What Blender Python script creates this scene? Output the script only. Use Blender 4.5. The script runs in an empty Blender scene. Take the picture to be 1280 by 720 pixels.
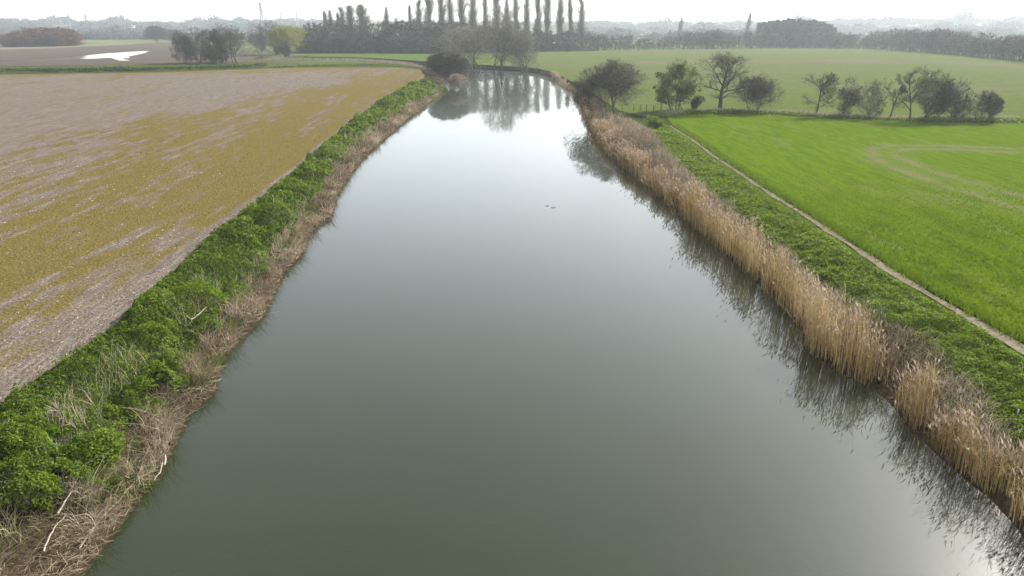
import bpy, math, random
import numpy as np
from mathutils import Vector

R = math.radians
C = bpy.data.collections.new('landscape'); bpy.context.scene.collection.children.link(C)
sc = bpy.context.scene

# ------------------------------------------------------------------ camera calibration
CAM_H, F, PITCH = 15.0, 914.0, math.atan(326 / 914.0)
SP, CP = math.sin(PITCH), math.cos(PITCH)
ZF = 1.5                                             # level of the fields above the water

def P(px, py, z=0.0):
    """ground point seen at a photo pixel, on the level z"""
    dx, dy = (px - 640) / F, (py - 360) / F
    t = (CAM_H - z) / (SP + dy * CP)
    return np.array([dx * t, (CP - dy * SP) * t])

def PL(pts, z=0.0):
    return np.array([P(p[0], p[1], p[2] if len(p) > 2 else z) for p in pts])

def z_at(py, Y):
    """height of the point at forward distance Y that is seen at picture row py"""
    dy = (py - 360) / F
    return CAM_H - Y / (CP - dy * SP) * (SP + dy * CP)

def m_per_px(Y, z=ZF):
    return (Y * CP + (CAM_H - z) * SP) / F

cam = bpy.data.cameras.new('camera'); camo = bpy.data.objects.new('camera', cam); C.objects.link(camo)
camo.location = (0, 0, CAM_H); camo.rotation_euler = (math.pi / 2 - PITCH, 0, 0)
cam.sensor_width = 36; cam.lens = F / 1280 * 36; cam.clip_end = 20000; cam.clip_start = 0.1
sc.camera = camo

# ------------------------------------------------------------------ noise
def _h(ix, iy, s):
    v = (ix.astype(np.int64) * 374761393 + iy.astype(np.int64) * 668265263 + s * 974711) & 0x7fffffff
    v = ((v ^ (v >> 13)) * 1274126177) & 0x7fffffff
    v = ((v ^ (v >> 16)) * 1103515245 + 12345) & 0x7fffffff
    return ((v >> 8) & 0xffff) / 65535.0

def vn(x, y, s=0):
    x = np.asarray(x, float); y = np.asarray(y, float)
    ix, iy = np.floor(x), np.floor(y); fx, fy = x - ix, y - iy
    fx = fx * fx * (3 - 2 * fx); fy = fy * fy * (3 - 2 * fy)
    a, b, c, d = _h(ix, iy, s), _h(ix + 1, iy, s), _h(ix, iy + 1, s), _h(ix + 1, iy + 1, s)
    return (a * (1 - fx) + b * fx) * (1 - fy) + (c * (1 - fx) + d * fx) * fy

def fbm(x, y, s=0, o=4):
    r, a, t = 0, 1.0, 0
    for i in range(o):
        r = r + a * vn(x * 2 ** i + 17 * i, y * 2 ** i - 9 * i, s + i); t += a; a *= .5
    return r / t

def lumps(x, y, cell, s=0):
    """domes on a jittered grid: height 0..1 and a random number per dome"""
    X, Y = x / cell, y / cell; ix, iy = np.floor(X), np.floor(Y); best = np.full(len(X), 9.); idn = np.zeros(len(X))
    for i in (-1, 0, 1):
        for j in (-1, 0, 1):
            cx, cy = ix + i, iy + j; dx = cx + .5 + .8 * (_h(cx, cy, s) - .5) - X; dy = cy + .5 + .8 * (_h(cx, cy, s + 1) - .5) - Y
            dd = dx * dx + dy * dy; m = dd < best; best = np.where(m, dd, best); idn = np.where(m, _h(cx, cy, s + 2), idn)
    return np.sqrt(np.clip(1 - best * 2.2, 0, 1)), idn

def sst(a, b, x):
    t = np.clip((x - a) / (b - a), 0, 1); return t * t * (3 - 2 * t)

# ------------------------------------------------------------------ polylines
def resample(pl, step):
    pl = np.asarray(pl, float)
    # smooth with Catmull-Rom before resampling
    q = np.vstack([2 * pl[0] - pl[1], pl, 2 * pl[-1] - pl[-2]]); out = []
    for i in range(1, len(q) - 2):
        p0, p1, p2, p3 = q[i - 1], q[i], q[i + 1], q[i + 2]
        n = max(2, int(np.linalg.norm(p2 - p1) / step * 2))
        t = np.linspace(0, 1, n, endpoint=False)[:, None]
        out.append(.5 * (2 * p1 + (p2 - p0) * t + (2 * p0 - 5 * p1 + 4 * p2 - p3) * t ** 2 + (3 * p1 - p0 - 3 * p2 + p3) * t ** 3))
    out = np.vstack(out + [pl[-1:]])
    s = np.r_[0, np.cumsum(np.linalg.norm(np.diff(out, axis=0), axis=1))]
    n = max(2, int(s[-1] / step)); u = np.linspace(0, s[-1], n)
    return np.c_[np.interp(u, s, out[:, 0]), np.interp(u, s, out[:, 1])]

def seg_dist(pts, pl, closed=False):
    """distance to a polyline (chunked)"""
    a = pl if not closed else np.vstack([pl, pl[:1]])
    A, B = a[:-1], a[1:]; out = np.empty(len(pts)); BA = B - A; L2 = (BA ** 2).sum(1) + 1e-12
    for i in range(0, len(pts), 20000):
        p = pts[i:i + 20000]
        t = np.clip(((p[:, None, 0] - A[:, 0]) * BA[:, 0] + (p[:, None, 1] - A[:, 1]) * BA[:, 1]) / L2, 0, 1)
        dx = p[:, None, 0] - A[:, 0] - t * BA[:, 0]; dy = p[:, None, 1] - A[:, 1] - t * BA[:, 1]
        out[i:i + 20000] = np.sqrt((dx * dx + dy * dy).min(1))
    return out

def inside(pts, poly):
    x, y = pts[:, 0], pts[:, 1]; r = np.zeros(len(pts), bool); n = len(poly)
    for i in range(n):
        x1, y1 = poly[i]; x2, y2 = poly[(i + 1) % n]
        if y1 == y2: continue
        c = ((y1 > y) != (y2 > y)) & (x < (x2 - x1) * (y - y1) / (y2 - y1) + x1)
        r ^= c
    return r

# ------------------------------------------------------------------ the river and its banks, read off the photo
EDGE_L = PL([(-150, 1050), (-30, 860), (35, 790), (95, 720), (150, 652), (205, 575), (232, 520), (264, 492), (278, 452), (312, 412), (334, 384),
             (352, 346), (378, 316), (388, 291), (414, 270), (421, 246), (442, 212), (462, 190), (502, 155), (532, 132), (550, 117),
             (556, 106), (552, 98), (542, 91), (520, 84.5), (470, 79.5), (430, 77)], 0)
EDGE_R = PL([(1520, 960), (1400, 810), (1330, 735), (1272, 655), (1222, 608), (1185, 580), (1148, 545), (1120, 508), (1088, 482), (1050, 464), (1015, 437),
             (1000, 405), (962, 368), (926, 334), (900, 310), (876, 290), (848, 266), (826, 246), (800, 224), (776, 205), (757, 186),
             (743, 166), (735, 148), (727, 132), (714, 114), (700, 102), (685, 95), (668, 90), (645, 87.5), (600, 85), (560, 82.3), (520, 79.5), (470, 75.8), (430, 74)], 0)
eL = resample(EDGE_L, .8); eR = resample(EDGE_R, .8)
far_l = np.array([[-320., 330.], [-320., 352.]])
RIVER = np.vstack([eL, far_l, eR[::-1]])
RIV = RIVER

def sdr(x, y):
    """distance from the river: positive on land"""
    p = np.c_[np.ravel(x), np.ravel(y)]
    d = np.full(len(p), 60.0)
    m = (p[:, 0] > -340) & (p[:, 0] < 90) & (p[:, 1] > -30) & (p[:, 1] < 390)
    if m.any():
        q = p[m]; dd = seg_dist(q, RIV, True); ins = inside(q, RIV); dd[ins] *= -1; d[m] = dd
    return d

def hgt(x, y, d=None):
    x = np.ravel(x); y = np.ravel(y)
    if d is None: d = sdr(x, y)
    t = np.clip(d / 4.6, 0, 1)
    h = .10 + 1.30 * (t * t * (3 - 2 * t)) ** .8
    h += (fbm(x * .6, y * .6, 5, 3) - .5) * .25 * np.clip(1 - t, 0, 1) * (d > 0)
    m = (y > 170) & (y < 270) & (x < -20) & (x > -300) & (d > 3)
    if m.any(): h[m] += 1.15 * np.exp(-(seg_dist(np.c_[x[m], y[m]], BANKLINE) / 2.1) ** 6)
    return np.where(d < 0, np.maximum(.10 + d * .7, -1.6), h)

BANKLINE = PL([(500, 83.2), (480, 81.6), (430, 81.8), (380, 83.0), (200, 88.7), (0, 91.6), (-260, 95.6)], ZF)

def hills(x, y):
    r = np.hypot(x, y); a = np.arctan2(x, y)
    amp = 30 + 16 * (fbm(a * 5 + 3, a * 0 + 1, 31, 3)) - 4 * np.cos(a * 2.2 + .6)
    return sst(1150, 2700, r) * amp * (.75 + .5 * fbm(x / 900, y / 900, 33, 3)) * (y > 0)

# ------------------------------------------------------------------ mesh helpers
def mesh(name, V, Fs, mat, attrs=None, smooth=False):
    me = bpy.data.meshes.new(name); V = np.ascontiguousarray(V, np.float32)
    me.vertices.add(len(V)); me.vertices.foreach_set('co', V.ravel())
    if not isinstance(Fs, (list, tuple)): Fs = [Fs]
    Fs = [np.asarray(f, np.int32) for f in Fs if len(f)]
    nl = sum(f.size for f in Fs); npoly = sum(len(f) for f in Fs)
    me.loops.add(nl); me.loops.foreach_set('vertex_index', np.concatenate([f.ravel() for f in Fs]))
    st = []; o = 0
    for f in Fs:
        st.append(o + np.arange(len(f)) * f.shape[1]); o += f.size
    me.polygons.add(npoly); me.polygons.foreach_set('loop_start', np.concatenate(st).astype(np.int32))
    if smooth: me.polygons.foreach_set('use_smooth', np.ones(npoly, bool))
    for k, a in (attrs or {}).items():
        at = me.attributes.new(k, 'FLOAT', 'POINT'); at.data.foreach_set('value', np.ascontiguousarray(a, np.float32))
    me.update(calc_edges=True)
    if mat: me.materials.append(mat)
    return me

def link(name, me, parent=None, loc=(0, 0, 0)):
    o = bpy.data.objects.new(name, me); C.objects.link(o); o.location = loc
    if parent: o.parent = parent
    return o

def tag(o, label=None, cat=None, group=None, kind=None):
    if label: o['label'] = label
    if cat: o['category'] = cat
    if group: o['group'] = group
    if kind: o['kind'] = kind
    return o

def thing(name, label, cat, loc, group=None):
    o = bpy.data.objects.new(name, None); C.objects.link(o); o.location = loc; o.empty_display_size = .3
    return tag(o, label, cat, group)

class Acc:
    """collects vertices, faces and one tint per vertex"""
    def __init__(s): s.V, s.Q, s.T, s.A, s.n = [], [], [], [], 0
    def add(s, V, Q=None, T=None, tint=0.5):
        s.V.append(V)
        if Q is not None and len(Q): s.Q.append(Q + s.n)
        if T is not None and len(T): s.T.append(T + s.n)
        s.A.append(np.broadcast_to(np.asarray(tint, float), (len(V),)).copy()); s.n += len(V)
    def mesh(s, name, mat, smooth=False):
        if not s.n: return mesh(name, np.zeros((3, 3)), np.array([[0, 1, 2]]), mat)
        f = []
        if s.Q: f.append(np.vstack(s.Q))
        if s.T: f.append(np.vstack(s.T))
        return mesh(name, np.vstack(s.V), f, mat, {'tint': np.concatenate(s.A)}, smooth)

def unit(v): return v / (np.linalg.norm(v, axis=-1, keepdims=True) + 1e-9)

def strips(pts, wid, side, tint, acc, tip=True):
    """flat ribbons: pts (N,K,3), wid (N,K), side (N,3)"""
    N, K = pts.shape[:2]
    a = pts - side[:, None] * wid[..., None] * .5; b = pts + side[:, None] * wid[..., None] * .5
    V = np.stack([a, b], 2).reshape(N * K * 2, 3)
    base = (np.arange(N) * K * 2)[:, None] + (np.arange(K - 1) * 2)[None]
    Q = np.stack([base, base + 1, base + 3, base + 2], -1).reshape(-1, 4)
    acc.add(V, Q=Q, tint=np.repeat(tint, K * 2))

def tubes(pts, rad, S, tint, acc):
    N, K = pts.shape[:2]
    T = np.gradient(pts, axis=1); T = unit(T)
    ref = np.where(np.abs(T[..., 2:3]) > .9, np.array([1., 0, 0]), np.array([0, 0, 1.]))
    n1 = unit(np.cross(T, ref)); n2 = np.cross(T, n1)
    ang = np.arange(S) / S * 2 * np.pi
    V = pts[:, :, None] + rad[:, :, None, None] * (np.cos(ang)[:, None] * n1[:, :, None] + np.sin(ang)[:, None] * n2[:, :, None])
    V = V.reshape(-1, 3)
    i = (np.arange(N) * K * S)[:, None, None] + (np.arange(K - 1) * S)[None, :, None]; j = np.arange(S)[None, None]; jn = (j + 1) % S
    Q = np.stack([i + j, i + jn, i + S + jn, i + S + j], -1).reshape(-1, 4)
    acc.add(V, Q=Q, tint=np.repeat(tint, K * S))

def blades(rng, xyz, h, w, lean, acc, tint, K=3, droop=.25, ldir=None, cross=False):
    """upright blades with a lean"""
    N = len(xyz); a = rng.uniform(0, 2 * np.pi, N) if ldir is None else ldir
    L = np.c_[np.cos(a), np.sin(a), np.zeros(N)]
    t = np.linspace(0, 1, K)
    pts = xyz[:, None] + np.array([0, 0, 1.]) * (h[:, None] * (t - droop * lean[:, None] * t ** 2))[..., None] + L[:, None] * (h * lean)[:, None, None] * (t ** 1.6)[None, :, None]
    b = rng.uniform(0, 2 * np.pi, N); side = np.c_[np.cos(b), np.sin(b), np.zeros(N)]
    wid = w[:, None] * np.clip(1.15 - t, .12, 1)[None]
    strips(pts, wid, side, tint, acc)
    return pts

def leaves(rng, xyz, size, acc, tint, up=.6, bias=None):
    """folded diamond leaves turned mostly to the sky"""
    N = len(xyz)
    n = rng.normal(size=(N, 3)); n = unit(n) * (1 - up) + np.array([0, 0, up])
    if bias is not None: n = n + bias
    n = unit(n); r = unit(np.cross(n, rng.normal(size=(N, 3)))); q = np.cross(n, r)
    s = size[:, None]
    V = np.stack([xyz - r * s * .5, xyz - q * s * .30 + n * s * .10, xyz + r * s * .5, xyz + q * s * .30 + n * s * .10], 1).reshape(-1, 3)
    b = np.arange(N)[:, None] * 4
    T = np.vstack([b + np.array([0, 1, 2]), b + np.array([0, 2, 3])])
    acc.add(V, T=T, tint=np.repeat(tint, 4))

# ------------------------------------------------------------------ materials
def nodes(name):
    m = bpy.data.materials.new(name); m.use_nodes = True; nt = m.node_tree; nt.nodes.clear()
    out = nt.nodes.new('ShaderNodeOutputMaterial'); return m, nt, out

def N_(nt, typ, **kw):
    n = nt.nodes.new(typ)
    for k, v in kw.items():
        if k in n.inputs: n.inputs[k].default_value = v
        else: setattr(n, k, v)
    return n

ALB = .59
def ramp(nt, fac, stops, k=None):
    if k is None: k = 1. if all(max(c) == min(c) for _, c in stops) else ALB
    stops = [(p, tuple(x * k for x in c)) for p, c in stops]
    r = nt.nodes.new('ShaderNodeValToRGB'); e = r.color_ramp.elements
    while len(e) < len(stops): e.new(.5)
    for i, (p, c) in enumerate(stops): e[i].position = p; e[i].color = (*c, 1)
    nt.links.new(fac, r.inputs[0]); return r.outputs[0]

def attr(nt, n): a = nt.nodes.new('ShaderNodeAttribute'); a.attribute_name = n; return a.outputs['Fac']

def pos(nt, scale=(1, 1, 1), rot=0):
    g = nt.nodes.new('ShaderNodeNewGeometry'); m = nt.nodes.new('ShaderNodeMapping')
    m.inputs['Scale'].default_value = scale; m.inputs['Rotation'].default_value = (0, 0, rot)
    nt.links.new(g.outputs['Position'], m.inputs[0]); return m.outputs[0]

def noise(nt, vec, scale, detail=4, rough=.55):
    n = nt.nodes.new('ShaderNodeTexNoise'); n.inputs['Scale'].default_value = scale; n.inputs['Detail'].default_value = detail
    n.inputs['Roughness'].default_value = rough; nt.links.new(vec, n.inputs['Vector']); return n.outputs['Fac']

def mixc(nt, fac, a, b, mode='MIX'):
    m = nt.nodes.new('ShaderNodeMix'); m.data_type = 'RGBA'; m.blend_type = mode
    for i, s in ((0, fac), (6, a), (7, b)):
        if isinstance(s, (int, float)): m.inputs[i].default_value = s
        elif isinstance(s, tuple): m.inputs[i].default_value = (*s, 1)
        else: nt.links.new(s, m.inputs[i])
    return m.outputs[2]

def plant_mat(name, stops, trans=.35, rough=.6, spec=.25, tcol=1.25, k=None):
    """blade, leaf and twig material: colour runs along the tint of each blade"""
    m, nt, out = nodes(name)
    col = ramp(nt, attr(nt, 'tint'), stops, k)
    p = N_(nt, 'ShaderNodeBsdfPrincipled'); p.inputs['Roughness'].default_value = rough; p.inputs['Specular IOR Level'].default_value = spec
    nt.links.new(col, p.inputs['Base Color'])
    if trans <= 0:
        nt.links.new(p.outputs[0], out.inputs[0]); return m
    t = nt.nodes.new('ShaderNodeBsdfTranslucent')
    c2 = mixc(nt, 1.0, col, (tcol, tcol * 1.05, tcol * .6) if tcol != 1 else (1., 1., 1.), 'MULTIPLY')
    nt.links.new(c2, t.inputs[0])
    mx = nt.nodes.new('ShaderNodeMixShader'); mx.inputs[0].default_value = trans
    nt.links.new(p.outputs[0], mx.inputs[1]); nt.links.new(t.outputs[0], mx.inputs[2]); nt.links.new(mx.outputs[0], out.inputs[0])
    return m

def ground_mat(name, colfn, bump=.0, bscale=3.0, rough=.95):
    m, nt, out = nodes(name); p = N_(nt, 'ShaderNodeBsdfPrincipled'); p.inputs['Roughness'].default_value = rough
    p.inputs['Specular IOR Level'].default_value = .0
    nt.links.new(colfn(nt), p.inputs['Base Color'])
    if bump:
        b = nt.nodes.new('ShaderNodeBump'); b.inputs['Strength'].default_value = bump; b.inputs['Distance'].default_value = .15
        nt.links.new(noise(nt, pos(nt), bscale, 5), b.inputs['Height']); nt.links.new(b.outputs[0], p.inputs['Normal'])
    nt.links.new(p.outputs[0], out.inputs[0]); return m

M = {}
M['leaf'] = plant_mat('leaf_green', [(0, (.040, .070, .008)), (.5, (.105, .165, .012)), (1, (.21, .29, .024))], .40, .6, .12, k=.68)
M['leaf_bright'] = plant_mat('leaf_bright', [(0, (.070, .115, .010)), (.6, (.155, .225, .015)), (1, (.26, .34, .03))], .42, .6, .10, k=.62)
M['grass'] = plant_mat('grass_blade', [(0, (.055, .100, .014)), (.5, (.110, .175, .020)), (.9, (.18, .25, .035)), (1, (.28, .25, .12))], .4)
M['crop'] = plant_mat('crop_blade', [(0, (.078, .128, .008)), (.5, (.142, .212, .010)), (1, (.22, .29, .018))], .42, .5, .2)
M['reed'] = plant_mat('reed_stem', [(0, (.13, .085, .032)), (.35, (.345, .235, .092)), (.75, (.52, .378, .17)), (1, (.66, .51, .29))], .3, .7, .1, 1, .70)
M['plume'] = plant_mat('reed_plume', [(0, (.24, .175, .12)), (.6, (.42, .325, .24)), (1, (.62, .50, .39))], .4, .8, .1, 1, .72)
M['brush'] = plant_mat('dead_brush', [(0, (.075, .054, .034)), (.5, (.25, .195, .135)), (1, (.48, .39, .285))], .3, .8, .1, 1, .82)
M['straw'] = plant_mat('dry_straw', [(0, (.055, .040, .024)), (.4, (.23, .175, .11)), (.8, (.47, .375, .255)), (1, (.68, .585, .44))], .2, .8, .1, 1, .76)
M['twig'] = plant_mat('twig', [(0, (.075, .062, .052)), (.5, (.14, .118, .098)), (1, (.23, .20, .165))], 0, .85, .1)
M['twig_mauve'] = plant_mat('twig_mauve', [(0, (.07, .05, .05)), (.5, (.125, .095, .088)), (1, (.20, .155, .14))], 0, .85, .1)
M['twig_olive'] = plant_mat('twig_olive', [(0, (.16, .14, .10)), (.5, (.30, .262, .19)), (1, (.44, .39, .29))], 0, .85, .1)
M['twig_pop'] = plant_mat('twig_poplar', [(0, (.14, .112, .088)), (.5, (.27, .222, .175)), (1, (.40, .34, .275))], 0, .85, .1)
M['twig_red'] = plant_mat('twig_red', [(0, (.11, .055, .045)), (.5, (.20, .095, .075)), (1, (.27, .15, .11))], 0, .85, .1)
M['twig_far'] = plant_mat('twig_far', [(0, (.055, .048, .042)), (.5, (.13, .112, .094)), (1, (.24, .20, .165))], 0, .9, .05)
M['needles'] = plant_mat('pine_needles', [(0, (.020, .035, .022)), (.5, (.035, .058, .036)), (1, (.06, .085, .05))], .1, .8, .1)
M['yellow'] = plant_mat('willow_catkin', [(0, (.14, .14, .025)), (.5, (.27, .26, .045)), (1, (.38, .35, .08))], .3, .7, .1)
M['ivy'] = plant_mat('ivy_leaf', [(0, (.022, .045, .016)), (.5, (.035, .07, .022)), (1, (.06, .11, .03))], .2, .5, .3)
M['newleaf'] = plant_mat('new_leaf', [(0, (.08, .11, .02)), (.5, (.13, .175, .03)), (1, (.21, .25, .05))], .35, .6, .2)
M['deadwood'] = plant_mat('bleached_wood', [(0, (.34, .27, .21)), (1, (.52, .44, .37))], 0, .7, .2)

def bark_mat():
    m, nt, out = nodes('bark'); p = N_(nt, 'ShaderNodeBsdfPrincipled'); p.inputs['Roughness'].default_value = .9
    c = ramp(nt, noise(nt, pos(nt, (6, 6, 1.2)), 3, 5), [(.3, (.045, .038, .031)), (.7, (.13, .11, .09))]); nt.links.new(c, p.inputs['Base Color'])
    nt.links.new(p.outputs[0], out.inputs[0]); return m
M['bark'] = bark_mat()

def col_ground(nt):
    b = attr(nt, 'bank'); n = noise(nt, pos(nt), .9, 6)
    mud = ramp(nt, noise(nt, pos(nt), 5, 5), [(.3, (.022, .016, .010)), (.7, (.085, .066, .042))])
    gr = ramp(nt, n, [(.3, (.038, .046, .014)), (.55, (.055, .070, .018)), (.75, (.10, .10, .04))])
    far = ramp(nt, noise(nt, pos(nt, (1, .55, 1)), .006, 3, .45), [(.36, (.10, .085, .065)), (.43, (.11, .14, .05)), (.5, (.15, .165, .075)), (.56, (.075, .085, .045)), (.64, (.16, .15, .09))])
    near = mixc(nt, ramp(nt, b, [(.32, (0, 0, 0)), (.55, (1, 1, 1))]), mud, gr)
    return mixc(nt, ramp(nt, attr(nt, 'farness'), [(0, (0, 0, 0)), (1, (1, 1, 1))]), near, far)
M['ground'] = ground_mat('bank_earth', col_ground, .6, 4)

# rows of the left field run along the river
rowA, rowB = P(140, 400, ZF), P(470, 128, ZF)
ROW_L = math.atan2(rowB[1] - rowA[1], rowB[0] - rowA[0])
crA, crB = P(1180, 385, ZF), P(960, 245, ZF)
ROW_R = math.atan2(crB[1] - crA[1], crB[0] - crA[0])

def col_field(nt):
    f = noise(nt, pos(nt, (1, 1, 1)), 7, 5, .7)
    s = noise(nt, pos(nt, (.25, 2.2, 1), 0), 2.2, 4)
    v = pos(nt)
    mp = nt.nodes.new('ShaderNodeVectorRotate'); mp.rotation_type = 'Z_AXIS'; mp.inputs['Angle'].default_value = -ROW_L
    nt.links.new(v, mp.inputs['Vector']); sm = nt.nodes.new('ShaderNodeMapping'); sm.inputs['Scale'].default_value = (.3, 3.2, 1)
    nt.links.new(mp.outputs[0], sm.inputs[0])
    rows = noise(nt, sm.outputs[0], 1.6, 5, .65)
    soil = ramp(nt, rows, [(.28, (.085, .066, .053)), (.5, (.165, .135, .115)), (.68, (.33, .28, .24))])
    soil = mixc(nt, .45, soil, ramp(nt, f, [(.32, (.06, .047, .037)), (.52, (.165, .136, .115)), (.72, (.38, .325, .28))]))
    must = ramp(nt, f, [(.3, (.085, .065, .020)), (.5, (.148, .115, .036)), (.72, (.245, .195, .085))])
    ad = nt.nodes.new('ShaderNodeMath'); ad.operation = 'MULTIPLY_ADD'; ad.inputs[1].default_value = .75; nt.links.new(rows, ad.inputs[0])
    ad2 = nt.nodes.new('ShaderNodeMath'); ad2.operation = 'SUBTRACT'; nt.links.new(attr(nt, 'crop'), ad2.inputs[0]); ad2.inputs[1].default_value = .38
    nt.links.new(ad2.outputs[0], ad.inputs[2])
    return mixc(nt, ramp(nt, ad.outputs[0], [(.24, (0, 0, 0)), (.74, (1, 1, 1))]), soil, must)
M['field'] = ground_mat('stubble_soil', col_field, .7, 6)

def col_crop(nt):
    f = noise(nt, pos(nt), 4, 5, .65)
    g = ramp(nt, f, [(.3, (.080, .132, .006)), (.55, (.112, .178, .007)), (.75, (.145, .21, .011))])
    mp = nt.nodes.new('ShaderNodeVectorRotate'); mp.rotation_type = 'Z_AXIS'; mp.inputs['Angle'].default_value = -ROW_R; nt.links.new(pos(nt), mp.inputs['Vector'])
    sm = nt.nodes.new('ShaderNodeMapping'); sm.inputs['Scale'].default_value = (.35, 2.4, 1); nt.links.new(mp.outputs[0], sm.inputs[0])
    rows = noise(nt, sm.outputs[0], 1.0, 5, .7)
    g = mixc(nt, ramp(nt, rows, [(.34, (0, 0, 0)), (.62, (1, 1, 1))]), mixc(nt, .8, g, (.030, .052, .004)), g)
    soil = ramp(nt, f, [(.3, (.12, .10, .06)), (.7, (.24, .20, .13))])
    return mixc(nt, attr(nt, 'bare'), g, soil)
M['cropsoil'] = ground_mat('crop_ground', col_crop, .6, 5)

def col_past(nt):
    f = noise(nt, pos(nt, (1, 1, 1)), .5, 6, .65); g = noise(nt, pos(nt, (.3, 1.6, 1)), .02, 4, .6)
    a = ramp(nt, f, [(.3, (.075, .105, .026)), (.7, (.125, .15, .045))])
    b = ramp(nt, f, [(.3, (.11, .105, .055)), (.7, (.16, .14, .08))])
    return mixc(nt, ramp(nt, g, [(.5, (0, 0, 0)), (.66, (.85, .85, .85))]), a, b)
M['pasture'] = ground_mat('pasture_grass', col_past, .3, 1)
M['ryegrass'] = ground_mat('meadow_grass', lambda nt: ramp(nt, noise(nt, pos(nt, (.4, 1, 1)), .25, 6), [(.3, (.065, .105, .02)), (.7, (.105, .145, .03))]), .3, 1)
M['plough'] = ground_mat('ploughed_earth', lambda nt: ramp(nt, noise(nt, pos(nt, (.25, 1.2, 1)), .07, 6, .6), [(.3, (.075, .06, .05)), (.5, (.115, .095, .08)), (.62, (.085, .082, .046)), (.75, (.13, .11, .09))]), .3, 1)
M['track'] = ground_mat('dry_track', lambda nt: ramp(nt, noise(nt, pos(nt), 3, 6, .7), [(.3, (.12, .095, .06)), (.5, (.21, .175, .125)), (.7, (.32, .27, .20))]), .5, 6)
M['paleband'] = ground_mat('pale_dry_grass', lambda nt: ramp(nt, noise(nt, pos(nt, (.3, 1, 1)), .15, 5), [(.3, (.12, .105, .06)), (.5, (.13, .12, .06)), (.7, (.16, .135, .09))]), .3, 1)

def water_mat():
    m, nt, out = nodes('river_water')
    bn = nt.nodes.new('ShaderNodeBump'); bn.inputs['Strength'].default_value = .035; bn.inputs['Distance'].default_value = .08
    nt.links.new(noise(nt, pos(nt, (1, .6, 1)), 1.1, 3), bn.inputs['Height'])
    c = ramp(nt, noise(nt, pos(nt), .12, 3), [(.35, (.0130, .0172, .0066)), (.65, (.0155, .0198, .0078))], 1.)
    a = N_(nt, 'ShaderNodeBsdfPrincipled'); b = N_(nt, 'ShaderNodeBsdfPrincipled')
    for p, r in ((a, .015), (b, .26)):
        p.inputs['Roughness'].default_value = r; p.inputs['IOR'].default_value = 1.333
        nt.links.new(c, p.inputs['Base Color']); nt.links.new(bn.outputs[0], p.inputs['Normal'])
    mx = nt.nodes.new('ShaderNodeMixShader'); mx.inputs[0].default_value = .21
    nt.links.new(a.outputs[0], mx.inputs[1]); nt.links.new(b.outputs[0], mx.inputs[2]); nt.links.new(mx.outputs[0], out.inputs[0])
    return m
M['water'] = water_mat()

def plain(name, col, rough=.6, metal=0):
    m, nt, out = nodes(name); p = N_(nt, 'ShaderNodeBsdfPrincipled'); p.inputs['Roughness'].default_value = rough; p.inputs['Metallic'].default_value = metal
    c = ramp(nt, noise(nt, pos(nt), 2.0, 4), [(.3, tuple(x * .8 for x in col)), (.7, col)]); nt.links.new(c, p.inputs['Base Color'])
    nt.links.new(p.outputs[0], out.inputs[0]); return m
M['steel'] = plain('galvanised_steel', (.30, .31, .32), .6)
M['white'] = plain('white_render', (.8, .8, .78), .7)
M['slate'] = plain('slate_roof', (.16, .15, .15), .7)
M['post'] = plain('weathered_post', (.20, .16, .12), .9)
M['glass'] = plain('dark_glass', (.04, .045, .05), .2)

# ------------------------------------------------------------------ ground sheet, water
def spaced(segs):
    out = [segs[0][0]]
    for a, b, st in segs:
        n = max(1, int(round((b - a) / st))); out += list(np.linspace(a, b, n + 1)[1:])
    return np.array(out)

def geo(a, b, s0, g=1.22):
    """growing spacing from a towards b"""
    out = []; x = a; s = s0; sg = 1 if b > a else -1
    while (b - x) * sg > 0:
        s *= g; x += sg * s; out.append(x)
    out[-1] = b; return np.array(out)

xs = np.r_[geo(-95, -4200, .9)[::-1], spaced([(-95, -30, .9), (-30, 36, .5), (36, 60, .8)]), geo(60, 4200, .8)]
ys = np.r_[geo(6, -500, .6)[::-1], spaced([(6, 120, .55), (120, 200, .7), (200, 345, .9)]), geo(345, 4200, .9)]
GX, GY = np.meshgrid(xs, ys); gx, gy = GX.ravel(), GY.ravel()
gd = sdr(gx, gy); gz = hgt(gx, gy, gd) + hills(gx, gy)
nx, ny = len(xs), len(ys)
ii = (np.arange(ny - 1)[:, None] * nx + np.arange(nx - 1)[None]).ravel()
me = mesh('ground', np.c_[gx, gy, gz], np.c_[ii, ii + 1, ii + nx + 1, ii + nx], M['ground'],
          {'bank': np.clip(gd / 6, 0, 1), 'farness': sst(250, 420, np.hypot(gx, gy)) * (gd > 7)}, True)
tag(link('ground', me), kind='structure')
wq = np.array([[-340, -80, 0], [110, -80, 0], [110, 395, 0], [-340, 395, 0]], float)
tag(link('river_water', mesh('river_water', wq, np.array([[0, 1, 2, 3]]), M['water'])), kind='structure')

def sheet(name, poly, mat, z, kind='structure'):
    V = np.c_[poly, np.full(len(poly), z)]
    a = np.sum(poly[:, 0] * np.roll(poly[:, 1], -1) - np.roll(poly[:, 0], -1) * poly[:, 1])
    idx = np.arange(len(poly)); idx = idx if a > 0 else idx[::-1]
    o = link(name, mesh(name, V, idx[None], mat)); tag(o, kind=kind); return o

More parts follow.
